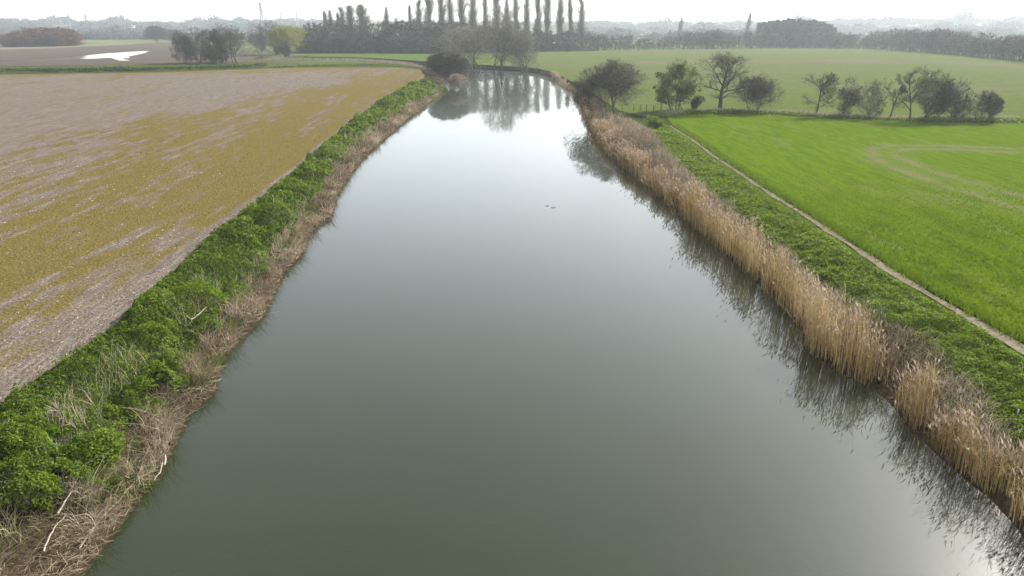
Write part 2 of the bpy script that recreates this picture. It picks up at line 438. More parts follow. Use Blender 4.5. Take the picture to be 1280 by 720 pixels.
def grid_sheet(name, poly, mat, z, xs, ys, attrs_fn, zfn=None):
    X, Y = np.meshgrid(xs, ys); p = np.c_[X.ravel(), Y.ravel()]
    ins = inside(p, poly); nx, ny = len(xs), len(ys)
    i = (np.arange(ny - 1)[:, None] * nx + np.arange(nx - 1)[None]).ravel(); q = np.c_[i, i + 1, i + nx + 1, i + nx]
    q = q[ins[q].any(1)]
    # pull the outer corners of the rim onto the outline
    rim = np.unique(q); rim = rim[~ins[rim]]
    pc = np.vstack([poly, poly[:1]]); A, B = pc[:-1], pc[1:]
    for k in rim:
        d = B - A; t = np.clip(((p[k] - A) * d).sum(1) / ((d ** 2).sum(1) + 1e-9), 0, 1); c = A + t[:, None] * d
        p[k] = c[((c - p[k]) ** 2).sum(1).argmin()]
    used, inv = np.unique(q, return_inverse=True); q = inv.reshape(q.shape); p = p[used]
    zz = np.full(len(p), z) + (zfn(p) if zfn else 0)
    o = link(name, mesh(name, np.c_[p, zz], q, mat, attrs_fn(p), True)); tag(o, kind='structure'); return o

# left field -----------------------------------------------------------
FE = PL([(-420, 800), (-200, 640), (0, 494), (62, 449), (140, 398), (200, 345), (262, 288), (330, 240), (398, 182), (420, 164), (470, 128), (508, 106), (528, 96), (531, 91)], ZF + .45)
FEd = resample(FE, .8)
top = PL([(524, 86.5), (480, 82.8), (430, 83), (380, 84.3), (200, 90.4), (0, 93.5), (-260, 97.6)], ZF)
FIELD = np.vstack([FEd, top, [[-175, 8]]])
STUB = PL([(-300, 98), (0, 96), (200, 93), (395, 90), (432, 95), (425, 104), (370, 113), (300, 123), (160, 156), (70, 176), (-60, 196), (-300, 230)], ZF)
TRK1 = resample(PL([(300, 125), (370, 115), (418, 106), (434, 97), (424, 91), (380, 89)], ZF), 1.5)
TRK2 = resample(PL([(240, 150), (330, 128), (400, 114), (446, 103), (452, 96), (430, 89)], ZF), 1.5)
TRK3 = resample(PL([(-60, 315), (60, 262), (170, 214), (280, 168), (380, 132)], ZF), 2)
cu, su = math.cos(ROW_L), math.sin(ROW_L)

def left_crop(p):
    u = p[:, 0] * cu + p[:, 1] * su; v = -p[:, 0] * su + p[:, 1] * cu
    de = seg_dist(p, FEd); ds = seg_dist(p, STUB, True); ds[inside(p, STUB)] *= -1
    c = .63 + 1.3 * (fbm(u / 22, v / 4.5, 3, 4) - .5) + 1.7 * (fbm(u / 5.5, v / .6, 8, 3) - .5) + .7 * (vn(u / 1.7, v / .42, 9) - .5)
    c -= .34 * sst(9, 0, np.abs(v - v0_pale - 5 * (fbm(u / 25, u * 0, 12, 2) - .5))) * (u < 95)
    hw = np.interp(p[:, 1], [15, 26, 45, 90], [2.6, 2.0, .9, .6]); c *= sst(.45, 1.9, de / hw + 1.2 * (fbm(u / 5, v / 1.2, 21, 3) - .5))
    c += .16 * sst(26, 8, de) * (de > hw)          # bare headland beside the bank
    c -= .62 * sst(7, -6, ds + 14 * (fbm(u / 20, v / 6, 14, 3) - .5))        # the purple stubble
    for tr in (TRK1, TRK2, TRK3):
        dt = seg_dist(p, tr); c -= .3 * np.exp(-((dt - .9) / .45) ** 2)
    c += .55 * sst(14, 4, np.abs(seg_dist(p, top))) * (fbm(u / 30, v / 9, 19, 2) > .45)
    return np.clip(c, 0, 1)
_pv = P(60, 215, ZF); v0_pale = -_pv[0] * su + _pv[1] * cu
fxs = spaced([(-180, -95, 1.0), (-95, -8, .45)]); fys = spaced([(8, 100, .42), (100, 270, .9)])
grid_sheet('stubble_field', FIELD, M['field'], ZF, fxs, fys, lambda p: {'crop': left_crop(p)},
           lambda p: .05 * (fbm(p[:, 0] * 1.2, p[:, 1] * 1.2, 40, 3)))

# right side -----------------------------------------------------------
PATH_C = resample(PL([(1560, 625), (1420, 530), (1280, 438), (1240, 414), (1180, 379), (1120, 343), (1060, 304), (1000, 265), (960, 240), (920, 213), (890, 193), (868, 176), (850, 165), (838, 157)], ZF), .6)
t_ = unit(np.gradient(PATH_C, axis=0)); n_ = np.c_[-t_[:, 1], t_[:, 0]]              # to the left of travel
wv = .27 + .42 * (fbm(np.arange(len(PATH_C)) / 3., np.zeros(len(PATH_C)), 4, 4) - .5)
pl_, pr_ = PATH_C + n_ * wv[:, None], PATH_C - n_ * wv[:, None]
nP = len(PATH_C); k = np.arange(nP - 1)
PV = np.vstack([np.c_[pl_, np.full(nP, ZF + .012)], np.c_[pr_, np.full(nP, ZF + .012)]])
tag(link('footpath', mesh('footpath', PV, np.c_[k, k + nP, k + nP + 1, k + 1][:, ::-1], M['track'])), kind='structure')
pr2 = PATH_C - n_ * (.30 + wv[:, None])
HEDGE = PL([(832, 146), (870, 141.5), (950, 142), (1020, 145.5), (1110, 149.5), (1200, 152), (1290, 153), (1500, 161)], ZF)
CROP = np.vstack([pr2, HEDGE, [[170, 8]]])
LOOP1 = resample(PL([(1420, 305), (1280, 262), (1195, 236), (1140, 217), (1100, 201), (1090, 191), (1100, 184), (1150, 181.5), (1280, 186), (1420, 194)], ZF), 1.)
LOOP2 = resample(PL([(1420, 285), (1280, 246), (1200, 225), (1150, 208), (1122, 195), (1124, 189), (1160, 186), (1280, 191), (1420, 199)], ZF), 1.)
cr, sr = math.cos(ROW_R), math.sin(ROW_R)

def bare_r(p):
    b = np.zeros(len(p)); m = (p[:, 1] > 45) & (p[:, 0] > 25)
    if m.any():
        q = p[m]
        n = fbm(q[:, 0] * .5, q[:, 1] * .5, 61, 3)
        d1, d2 = seg_dist(q, LOOP1), seg_dist(q, LOOP2)
        b[m] = np.clip(.52 * np.exp(-(d1 / .65) ** 2) + .52 * np.exp(-(d2 / .65) ** 2) + .30 * np.exp(-(np.minimum(d1, d2) / 2.2) ** 2), 0, 1) * np.clip(.1 + 1.2 * n, 0, 1)
    u = p[:, 0] * cr + p[:, 1] * sr; v = -p[:, 0] * sr + p[:, 1] * cr
    b += .22 * sst(.62, .78, fbm(u / 7, v / 1.6, 66, 4)) + .25 * sst(.6, .8, fbm(u / 40, v / 20, 68, 3))
    return np.clip(b, 0, 1)
cxs = spaced([(8, 60, .5), (60, 175, 1.2)]); cys = spaced([(8, 60, .5), (60, 130, .7)])
grid_sheet('crop_field', CROP, M['cropsoil'], ZF, cxs, cys, lambda p: {'bare': bare_r(p)})

# pasture, far meadow and the fields on the left of the photo
rb = [tuple(x) for x in PL([(700, 97), (686, 91.5), (668, 87), (645, 85.2), (600, 83), (560, 80.5), (520, 77.8), (470, 74.4), (430, 72.6)], .9)]
rb2 = [tuple(x) for x in PL([(815, 150), (775, 141), (758, 130), (740, 118), (720, 106)], 1.2)]
PAST = np.array([tuple(x) for x in np.vstack([HEDGE[::-1] + np.array([0, .6])])] + rb2 + rb[:5] + [tuple(x) for x in PL([(640, 66), (745, 63.5), (840, 62), (960, 60.5), (1090, 61), (1180, 67), (1280, 76.5), (1500, 92)], ZF)])
sheet('pasture', PAST, M['pasture'], ZF + .004)
sheet('riverside_meadow', np.array(rb[4:] + [tuple(x) for x in PL([(385, 71), (380, 66.5), (450, 66.3), (600, 66.6), (645, 66.2)], ZF)]), M['ryegrass'], ZF + .010)
sheet('dry_grass_band', PL([(770, 80), (900, 80), (1060, 79.5), (1180, 80), (1420, 92), (1420, 88), (1180, 76), (1060, 73.5), (900, 74.5), (800, 76.5)], ZF), M['paleband'], ZF + .010)
sheet('ploughed_field', PL([(-260, 88), (0, 83), (180, 80), (300, 78), (330, 70), (260, 60), (200, 53), (120, 56), (0, 61), (-260, 68)], ZF), M['plough'], ZF + .004)
sheet('flood_pool', PL([(30, 75.6), (70, 74.6), (95, 73.6), (112, 73.6), (138, 72.3), (150, 75.9), (163, 75.6), (156, 74.2), (153, 72.6), (163, 72.8), (160, 70.8), (178, 67), (193, 63.2), (178, 64), (150, 65.6), (128, 67.2), (108, 69.2), (96, 71.6), (60, 73.6)], ZF), M['water'], ZF + .03)
sheet('farm_track', PL([(-60, 63.6), (60, 60.5), (130, 57), (205, 52.6), (240, 51.2), (240, 50.6), (200, 51.7), (130, 55.4), (60, 58.8), (-60, 61.8)], ZF), M['track'], ZF + .02)
sheet('far_green_field', PL([(-100, 54), (110, 49.5), (215, 47), (330, 46), (330, 44.6), (140, 45.6), (-100, 49)], ZF), M['ryegrass'], ZF + .02)
sheet('far_pale_field', PL([(740, 49), (860, 49), (870, 45.5), (740, 46)], ZF), M['paleband'], ZF + .02)

# ------------------------------------------------------------------ band sampling along the banks
def band(A, B, step=.3):
    """pairs every point of line A with the nearest of line B"""
    a = resample(A, step); b = resample(B, step)
    idx = np.array([((b - p) ** 2).sum(1).argmin() for p in a]); c = b[idx]
    c = np.c_[np.convolve(np.pad(c[:, 0], 4, 'edge'), np.ones(9) / 9, 'valid'), np.convolve(np.pad(c[:, 1], 4, 'edge'), np.ones(9) / 9, 'valid')]
    return a, c

def band_pts(rng, ab, n_per_m2, t0=0., t1=1., ymin=9.5, ymax=330):
    a, c = ab; w = np.linalg.norm(c - a, axis=1); dist = np.hypot(np.hypot(a[:, 0], a[:, 1]), CAM_H)
    lam = w * .3 * n_per_m2(dist) * (t1 - t0) * ((a[:, 1] > ymin) & (a[:, 1] < ymax))
    n = rng.poisson(lam); i = np.repeat(np.arange(len(a)), n)
    f = i + rng.uniform(-.5, .5, len(i)); f = np.clip(f, 0, len(a) - 1.001); i0 = f.astype(int); fr = (f - i0)[:, None]
    aa = a[i0] * (1 - fr) + a[i0 + 1] * fr; cc = c[i0] * (1 - fr) + c[i0 + 1] * fr
    t = rng.uniform(t0, t1, len(i))[:, None]
    return aa * (1 - t) + cc * t, t[:, 0]

def dist_of(p): return np.sqrt(p[:, 0] ** 2 + p[:, 1] ** 2 + CAM_H ** 2)

nL = np.where(EDGE_L[:, 1] < 300)[0]
SGL = PL([(-200, 880), (-60, 705), (0, 652), (60, 622), (120, 596), (150, 548), (185, 505), (226, 455), (262, 402), (292, 365), (318, 325), (348, 288), (378, 250), (400, 222), (430, 186), (470, 153), (505, 132), (548, 110)], .8)
_q = np.array([eL[((eL - p) ** 2).sum(1).argmin()] for p in SGL]); _y = np.clip((SGL[:, 1] - 24) / 20, 0, 1)[:, None] * .28; SGL = SGL * (1 - _y) + _q * _y
strawL = band(eL[: np.argmin(((eL - P(556, 106)) ** 2).sum(1))], SGL)
greenL = band(resample(SGL, .8), FEd + np.array([0.15, 0]))

def stuff(name, me, label, cat):
    o = link(name, me); tag(o, label, cat, kind='stuff'); return o

# green herbs on the left bank
rng = np.random.default_rng(11)
acc = Acc()
LS = lambda d: np.clip(d * .0031, .085, .5)          # leaf size grows with distance, so far leaves stand for sprays
p, t = band_pts(rng, greenL, lambda d: 2.6 / (.45 * LS(d) ** 2), -.16, 1.0)
kp = (t > -.02) | (fbm(p[:, 0] * .6, p[:, 1] * .6, 78, 2) > .50 - .1 * sst(24, 19, p[:, 1])); p, t = p[kp], t[kp]
def moundL(p):
    m = fbm(p[:, 0] * .55, p[:, 1] * .55, 71, 3); f = fbm(p[:, 0] * 1.7, p[:, 1] * 1.7, 73, 2)
    return np.clip(.10 + 1.05 * sst(.30, .75, m) + .45 * (f - .4), .06, 1.4)
patch = fbm(p[:, 0] * .22, p[:, 1] * .35, 77, 3) - .12 * sst(27, 21, p[:, 1])
mh = moundL(p) * np.where(patch > .52, .45, 1.) * sst(1.06, .82, t + .12 * (vn(p[:, 0] * 1.3, p[:, 1] * 1.3, 79) - .5))
g = moundL(p + np.array([.15, 0])) - moundL(p - np.array([.15, 0])); g2 = moundL(p + np.array([0, .15])) - moundL(p - np.array([0, .15]))
l1, i1 = lumps(p[:, 0], p[:, 1], .42, 500); l2, i2 = lumps(p[:, 0], p[:, 1], 1.15, 510); fd = sst(25, 60, dist_of(p))
lh = (1 - .6 * fd) * l1 * (.12 + .26 * i1) + (.35 + .65 * fd) * l2 * (.15 + .40 * i2); lid = i1 * (1 - fd) + i2 * fd
z = hgt(p[:, 0], p[:, 1]) + (mh * .75 + lh) * (1 - .28 * rng.random(len(p)) ** 2)
keep = ((patch < .56) | (rng.random(len(p)) < .45)) & (np.maximum(l1, l2 * .9 * fd) > .22)
sz = LS(dist_of(p)) * rng.uniform(.6, 1.35, len(p))
leaves(rng, np.c_[p, z][keep], sz[keep], acc, np.clip(rng.normal(.42, .16, keep.sum()) + .5 * (lid[keep] - .5) + (vn(p[keep, 0] * .5, p[keep, 1] * .5, 85) - .5) * .5, 0, 1), .5, np.c_[-g, -g2, np.zeros(len(g))][keep] * .8)
stuff('herb_cover', acc.mesh('herb_cover', M['leaf']), 'dense green nettle and herb cover on the bank between stubble field and river', 'herbs')
acc = Acc()
GS = lambda d: np.clip(d * .0011, .014, .12)
p, t = band_pts(rng, greenL, lambda d: np.clip(1.1 / (GS(d) * .30), 8, 200) * .8, -.5, 1.02)
patch = fbm(p[:, 0] * .22, p[:, 1] * .35, 77, 3) - .12 * sst(27, 21, p[:, 1]); kp = ((t > 0) & ((patch > .47) | (rng.random(len(p)) < .12))) | ((t < 0) & (p[:, 1] < 24) & (rng.random(len(p)) < .55 * (1 + 2 * t))) | ((t < 0) & (t > -.3) & (fbm(p[:, 0] * .6, p[:, 1] * .6, 178, 2) > .56)); p = p[kp]; t = t[kp]; d = dist_of(p)
blades(rng, np.c_[p, hgt(p[:, 0], p[:, 1]) - .03], rng.uniform(.22, .62, len(p)) * sst(1.1, .85, t), GS(d) * rng.uniform(.8, 1.6, len(p)), rng.uniform(.1, .9, len(p)), acc, np.clip(rng.normal(.5, .22, len(p)), 0, 1))
stuff('bank_grass', acc.mesh('bank_grass', M['grass']), 'rough green grass tufts among the herbs on the left bank', 'grass')

# straw-coloured dead growth at the left waterline
acc = Acc(); SS = lambda d: np.clip(d * .00048, .008, .06)
p, t = band_pts(rng, strawL, lambda d: np.clip(2.0 / (SS(d) * .8), 20, 260), -.02, 1.08)
d = dist_of(p); N = len(p)
cl = fbm(p[:, 0] * .8, p[:, 1] * .8, 91, 3); lie = sst(.5, .36, cl)
a = np.arctan2(-.55 - .4 * rng.random(N), .75 + .3 * rng.random(N)) + rng.normal(0, 1.0, N)
z = np.maximum(hgt(p[:, 0], p[:, 1]), .0) - .03
sl_, si_ = lumps(p[:, 0], p[:, 1], .95, 600)
hh = rng.uniform(.3, 1.1, N) * (.20 + .4 * cl + 1.25 * sl_ * si_)
blades(rng, np.c_[p, z + rng.uniform(0, .22, N)], hh * (1 - .55 * lie), SS(d) * rng.uniform(.6, 1.5, N), rng.uniform(.3, 1.2, N) + 1.0 * lie, acc, np.clip(rng.normal(.30, .18, N) + .55 * sl_ * si_ + .8 * (fbm(p[:, 0] * .35, p[:, 1] * .35, 95, 2) - .5), 0, 1), 4, .30, a)
# lying flotsam straw along the waterline
p, t = band_pts(rng, strawL, lambda d: np.clip(.9 / (SS(d) * .9), 10, 120), -.05, .45); N = len(p); d = dist_of(p)
ti = np.arctan2(.80, .35) + rng.normal(0, .75, N)
L = rng.uniform(.2, .8, N) * rng.uniform(.6, 1.3, N); dr = np.c_[np.cos(ti), np.sin(ti)]
tt = np.linspace(-.5, .5, 4)
pts = np.zeros((N, 4, 3)); pts[:, :, :2] = p[:, None] + dr[:, None] * (L[:, None] * tt)[..., None] + rng.normal(0, .05, (N, 4, 2))
hz = np.maximum(hgt(pts[:, :, 0].ravel(), pts[:, :, 1].ravel()).reshape(N, 4), .02)
pts[:, :, 2] = hz + rng.uniform(.02, .25, N)[:, None] + rng.normal(0, .03, (N, 4))
strips(pts, np.repeat((SS(d) * rng.uniform(.6, 1.15, N))[:, None], 4, 1), unit(np.c_[-dr[:, 1] * .6, dr[:, 0] * .6, rng.normal(0, .6, N)]), np.clip(rng.normal(.45, .2, N), 0, 1), acc)
stuff('dry_reed_litter', acc.mesh('dry_reed_litter', M['straw']), 'pale dry reed and straw litter matted along the left waterline', 'dry reeds')
# grey-white dead stalks that stand among the green
acc = Acc()
p, t = band_pts(rng, greenL, lambda d: np.clip(30 / (d * .03), 3, 40), -.1, .6)
kp = fbm(p[:, 0] * .28, p[:, 1] * .28, 97, 3) + .25 * (1 - t) > .66; p = p[kp]; N = len(p); d = dist_of(p)
blades(rng, np.c_[p, hgt(p[:, 0], p[:, 1])], rng.uniform(.5, 1.25, N), SS(d) * rng.uniform(.6, 1.3, N), rng.uniform(.1, .9, N), acc, np.clip(rng.normal(.8, .15, N), 0, 1), 4)
stuff('dead_stalks', acc.mesh('dead_stalks', M['straw']), 'pale dead stalks standing in drifts through the green left bank', 'dead stalks')

# reed bed on the right
iR = np.argmin(((eR - P(690, 97)) ** 2).sum(1)); eRn = eR[:iR]
BGR = PL([(1600, 760), (1440, 640), (1330, 572), (1280, 538), (1230, 486), (1186, 436), (1140, 402), (1085, 380), (1042, 348), (1000, 311), (960, 280), (918, 243), (872, 210), (850, 186), (838, 172), (818, 158), (796, 149), (770, 141), (745, 120), (715, 104), (700, 98), (690, 93)], ZF + .5)
_q = np.array([eRn[((eRn - p) ** 2).sum(1).argmin()] for p in BGR]); _k = (np.clip((BGR[:, 1] - 30) / 25, 0, 1) * np.clip((190 - BGR[:, 1]) / 40, 0, 1))[:, None] * .27; BGR = BGR * (1 - _k) + _q * _k
bandR = band(eRn, BGR)
rng = np.random.default_rng(23)
stem, plume = Acc(), Acc()
RS = lambda d: np.clip(d * .00062, .014, .075)
def reed_len(p):
    return np.interp(p[:, 1], [10, 24, 34, 42, 60, 90, 250], [.76, .76, .84, .97, .88, .72, .58])
def near_right(p): return sst(36, 24, p[:, 1])
def reed_gap(p):
    a = P(1112, 498); b = P(1245, 632); g = np.exp(-((p - a) ** 2).sum(1) / .9) + .7 * np.exp(-((p - b) ** 2).sum(1) / .8)
    return g
a_, c_ = bandR; wR = np.linalg.norm(c_ - a_, axis=1)
p, t = band_pts(rng, bandR, lambda d: np.clip(3.6 / (RS(d) * 1.9), 26, 130), -.10, .42)
clump = fbm(p[:, 0] * .42, p[:, 1] * .42, 101, 3); edge = .05 + .16 * (fbm(p[:, 0] * .9, p[:, 1] * .9, 103, 2) - .35)
kp = (t > edge - .16) & (rng.random(len(p)) < np.clip(1.7 * sst(.30, .50, clump) + .06, 0, 1) * sst(.42, .26, t + .25 * (clump - .5) - .06 * near_right(p))) & (reed_gap(p) < .5)
p, t, clump = p[kp], t[kp], clump[kp]; N = len(p); d = dist_of(p)
al = vn(p[:, 0] / 4.5, p[:, 1] / 4.5, 109); hh = (.8 + 1.6 * sst(.3, .62, clump) + .9 * sst(.25, .75, al)) * rng.normal(1, .11, N) * reed_len(p)
z = np.maximum(hgt(p[:, 0], p[:, 1]), -.25) - .05
la = np.arctan2(.2, -1.) + rng.normal(0, 1.0, N)
tn = np.clip(rng.normal(.50, .17, N) + (fbm(p[:, 0] * .25, p[:, 1] * .25, 107, 2) - .5) * .7, 0, 1)
pts = blades(rng, np.c_[p, z], hh, RS(d) * rng.uniform(.7, 1.4, N), np.abs(rng.normal(.10, .08, N)) + .9 * (rng.random(N) < .06) * rng.random(N), stem, tn, 4, .1, la)
# leaves that hang off the stems
for q in range(3):
    m = rng.random(N) < .75; b0 = pts[m]; f = rng.uniform(.30, .9, m.sum())[:, None] * 3; i0 = np.minimum(f.astype(int), 2)[:, 0]; fr = f - i0[:, None]
    q0 = b0[np.arange(len(b0)), i0] * (1 - fr) + b0[np.arange(len(b0)), i0 + 1] * fr
    blades(rng, q0, rng.uniform(.18, .45, len(q0)), RS(d[m]) * rng.uniform(.7, 1.3, len(q0)), rng.uniform(.4, 1.3, len(q0)), stem, np.clip(tn[m] + rng.normal(.1, .15, len(q0)), 0, 1), 3, .4)
# plumes
m = rng.random(N) < .62; q0 = pts[m][:, -1]
for q in range(2):
    b = la[m] + rng.normal(0, .6, m.sum())
    blades(rng, q0 - np.array([0, 0, .08]), rng.uniform(.20, .38, len(q0)), np.maximum(RS(d[m]) * 2.0, .05) * rng.uniform(.6, 1.3, len(q0)), rng.uniform(.2, .9, len(q0)), plume, np.clip(rng.normal(.55, .22, len(q0)), 0, 1), 3, .5, b)
# thin outermost reeds in the water
p2, t2 = band_pts(rng, bandR, lambda d: np.clip(.55 / (RS(d) * 1.5), 4, 20), -.30, .0); N2 = len(p2); d2 = dist_of(p2)
blades(rng, np.c_[p2, np.full(N2, -.1)], rng.uniform(.25, 1.3, N2) * rng.random(N2) ** .4, RS(d2) * .8, rng.uniform(.1, .9, N2), stem, np.clip(rng.normal(.25, .2, N2), 0, 1), 3, .3)
rb_o = stuff('reed_bed', stem.mesh('reed_bed', M['reed']), 'tall tan dry reeds standing along the right waterline', 'reeds')
pm = link('plumes', plume.mesh('plumes', M['plume']), rb_o); tag(pm, kind='stuff')

# dead brush behind the reeds
acc = Acc(); BS = lambda d: np.clip(d * .00050, .010, .06)
p, t = band_pts(rng, bandR, lambda d: np.clip(5.0 / (BS(d) * 1.2), 60, 330), .18, 1.04)
bh = fbm(p[:, 0] * .5, p[:, 1] * .5, 111, 3); big = np.exp(-((p - P(800, 178, 1.5)) ** 2).sum(1) / 60.)
near = sst(34, 22, p[:, 1])
kp = rng.random(len(p)) < np.clip(.25 + sst(.28, .48, bh + .14 * (1 - np.abs(t - .62) * 2) + .3 * big), 0, 1) * sst(1.05, .86, t + .3 * (bh - .5)) * (1 - .3 * near)
p, t, bh, big = p[kp], t[kp], bh[kp], big[kp]; N = len(p); d = dist_of(p)
lb, ib = lumps(p[:, 0], p[:, 1], 1.3, 540)
near = sst(34, 22, p[:, 1])
top_h = (.45 + .8 * sst(.3, .7, bh) + lb * (.25 + .9 * ib) + .9 * big + .25 * near) * sst(1.2, .8, t)
z = hgt(p[:, 0], p[:, 1]) + top_h * rng.random(N) ** .75 * .8
L = rng.uniform(.25, .75, N)
blades(rng, np.c_[p, z], L, BS(d) * rng.uniform(.6, 1.5, N), rng.uniform(.2, 1.6, N), acc, np.clip(rng.normal(.5, .2, N) + .6 * (fbm(p[:, 0] * .3, p[:, 1] * .3, 117, 2) - .5) - .15 * (rng.random(N) < .3), 0, 1), 3, .3)
stuff('dead_brush', acc.mesh('dead_brush', M['brush']), 'grey brown tangle of dead brush between the reeds and the footpath', 'brush')

# green strip along the footpath
GRs = band(resample(BGR, .8)[::1], pl_)
acc = Acc(); LR = lambda d: np.clip(d * .0028, .085, .45)
BGRd = resample(BGR, .8); m = BGRd[:, 1] < P(838, 157, ZF)[1] + 1
GRs = band(BGRd[m], pl_)
p, t = band_pts(rng, GRs, lambda d: 2.0 / (.45 * LR(d) ** 2), -.45, 1.0)
m1 = fbm(p[:, 0] * .8, p[:, 1] * .8, 121, 3); kp = (t > .0) | (rng.random(len(p)) < .10 * sst(.55, .65, m1)); p, t, m1 = p[kp], t[kp], m1[kp]
l1, i1 = lumps(p[:, 0], p[:, 1], .5, 520); l2, i2 = lumps(p[:, 0], p[:, 1], 1.1, 530)
mh = (.05 + .30 * sst(.32, .75, m1) + l1 * (.06 + .20 * i1) + l2 * (.04 + .22 * i2)) * sst(1.03, .75, t) * np.interp(p[:, 1], [10, 35, 60], [1.2, 1, .7])
z = hgt(p[:, 0], p[:, 1]) + .02 + mh * (1 - .5 * rng.random(len(p)) ** 2)
leaves(rng, np.c_[p, z], LR(dist_of(p)) * rng.uniform(.6, 1.3, len(p)), acc, np.clip(rng.normal(.5, .2, len(p)) + .35 * (m1 - .5), 0, 1), .5)
stuff('bank_herbs', acc.mesh('bank_herbs', M['leaf_bright']), 'bright green herbs between the dead brush and the footpath', 'herbs')
acc = Acc()
p, t = band_pts(rng, GRs, lambda d: np.clip(1.3 / (GS(d) * .25), 10, 220), -.2, 1.10); kp = t < 1.0 + .12 * sst(75, 40, p[:, 1]) * (fbm(p[:, 0] * 1.1, p[:, 1] * 1.1, 125, 2) - .42); p, t = p[kp], t[kp]; N = len(p); d = dist_of(p)
blades(rng, np.c_[p, hgt(p[:, 0], p[:, 1]) + .03], rng.uniform(.12, .40, N) * (1.0 - .6 * sst(.9, 1.0, t)), GS(d) * rng.uniform(.8, 1.6, N), rng.uniform(.2, 1., N), acc, np.clip(rng.normal(.55, .22, N), 0, 1))
stuff('verge_grass', acc.mesh('verge_grass', M['grass']), 'short green grass on the verge of the footpath', 'grass')

# crop blades on the right field
acc = Acc()
def crop_pts(rng, x0, x1, y0, y1, dens):
    n = int((x1 - x0) * (y1 - y0) * dens); p = np.c_[rng.uniform(x0, x1, n), rng.uniform(y0, y1, n)]
    vis = np.abs(p[:, 0]) < .80 * (p[:, 1] * CP + 5) + 3
    return p[vis & inside(p, CROP)]
for (y0, y1, dn, w, h) in ((18, 40, 60, .030, .20), (40, 84, 34, .04, .16)):
    p = crop_pts(rng, 8, 115, y0, y1, dn)
    u = p[:, 0] * cr + p[:, 1] * sr; v = -p[:, 0] * sr + p[:, 1] * cr
    rs = max(.24, w * 5); v2 = np.round(v / rs) * rs; sft = (v2 - v) * .75                  # draw the tufts into drill rows
    p = p + np.c_[-sr * sft, cr * sft]
    fade = sst(84, 44, p[:, 1]) if y1 > 80 else np.ones(len(p)); kp = (rng.random(len(p)) > bare_r(p)) & (rng.random(len(p)) < fade ** 1.3); p, fade = p[kp], fade[kp]; kp = np.ones(len(p), bool); p = p[kp]; N = len(p)
    tn = np.clip(rng.normal(.5, .11, N) + .7 * (vn((p[:, 0] * cr + p[:, 1] * sr) / 5, (-p[:, 0] * sr + p[:, 1] * cr) / .7, 133) - .5) + .5 * (fbm(p[:, 0] * .12, p[:, 1] * .2, 131, 3) - .5), 0, 1)
    for q in range(3):
        blades(rng, np.c_[p + rng.normal(0, .03, (N, 2)), np.full(N, ZF - .01)], rng.uniform(.6, 1.25, N) * h * (.35 + .65 * fade), w * rng.uniform(.7, 1.4, N), rng.uniform(.15, .9, N), acc, np.clip(tn + rng.normal(0, .1, N), 0, 1), 3)
# the thicker rim of the crop along the path
i = rng.integers(0, nP, 16000); p = PATH_C[i] - n_[i] * rng.uniform(.42, .95, len(i))[:, None] + rng.normal(0, .2, (len(i), 2)); p = p[p[:, 1] < 112]; N = len(p); d = dist_of(p)
blades(rng, np.c_[p, np.full(N, ZF)], rng.uniform(.16, .34, N), np.clip(d * .001, .025, .12) * rng.uniform(.7, 1.4, N), rng.uniform(.1, .8, N), acc, np.clip(rng.normal(.35, .18, N), 0, 1), 3)
stuff('crop_grass', acc.mesh('crop_grass', M['crop']), 'vivid green young cereal crop in drilled rows right of the footpath', 'crop')

# low seedlings on the left field
acc = Acc()
M['seedling'] = plant_mat('seedling', [(0, (.095, .072, .020)), (.5, (.148, .114, .033)), (1, (.23, .18, .065))], .3)
for (y0, y1, dn, w) in ((18, 45, 34, .035), (45, 75, 14, .06), (75, 120, 5, .11)):
    n = int(82 * (y1 - y0) * dn); p = np.c_[rng.uniform(-95, -13, n), rng.uniform(y0, y1, n)]
    p = p[(np.abs(p[:, 0]) < .78 * (p[:, 1] * CP + 5) + 3)]; p = p[inside(p, FIELD)]
    kp = rng.random(len(p)) < sst(.35, .8, left_crop(p)); p = p[kp]; N = len(p)
    blades(rng, np.c_[p, np.full(N, ZF)], rng.uniform(.04, .11, N), w * rng.uniform(.7, 1.5, N), rng.uniform(.2, 1.2, N), acc, np.clip(rng.normal(.5, .2, N), 0, 1), 3)
stuff('yellow_seedlings', acc.mesh('yellow_seedlings', M['seedling']), 'low olive yellow seedlings in patches over the stubble field', 'seedlings')
# stubble straws on the same field
acc = Acc()
for (y0, y1, dn, w) in ((18, 45, 22, .014), (45, 80, 8, .028)):
    n = int(82 * (y1 - y0) * dn); p = np.c_[rng.uniform(-95, -13, n), rng.uniform(y0, y1, n)]
    p = p[(np.abs(p[:, 0]) < .78 * (p[:, 1] * CP + 5) + 3)]; p = p[inside(p, FIELD)]
    kp = rng.random(len(p)) > sst(.2, .6, left_crop(p)) * .85; p = p[kp]; N = len(p)
    ti = ROW_L + rng.normal(0, .5, N); dr = np.c_[np.cos(ti), np.sin(ti)]; L = rng.uniform(.08, .26, N)
    pts = np.zeros((N, 2, 3)); pts[:, 0, :2] = p - dr * L[:, None] / 2; pts[:, 1, :2] = p + dr * L[:, None] / 2; pts[:, :, 2] = ZF + .06 + rng.uniform(0, .05, (N, 2))
    strips(pts, np.repeat((w * rng.uniform(.6, 1.4, N))[:, None], 2, 1), unit(np.c_[-dr[:, 1], dr[:, 0], rng.normal(0, .4, N)]), np.clip(rng.normal(.55, .2, N), 0, 1), acc)
stuff('stubble_straw', acc.mesh('stubble_straw', M['straw']), 'scattered pale stubble straw on the left field', 'stubble')

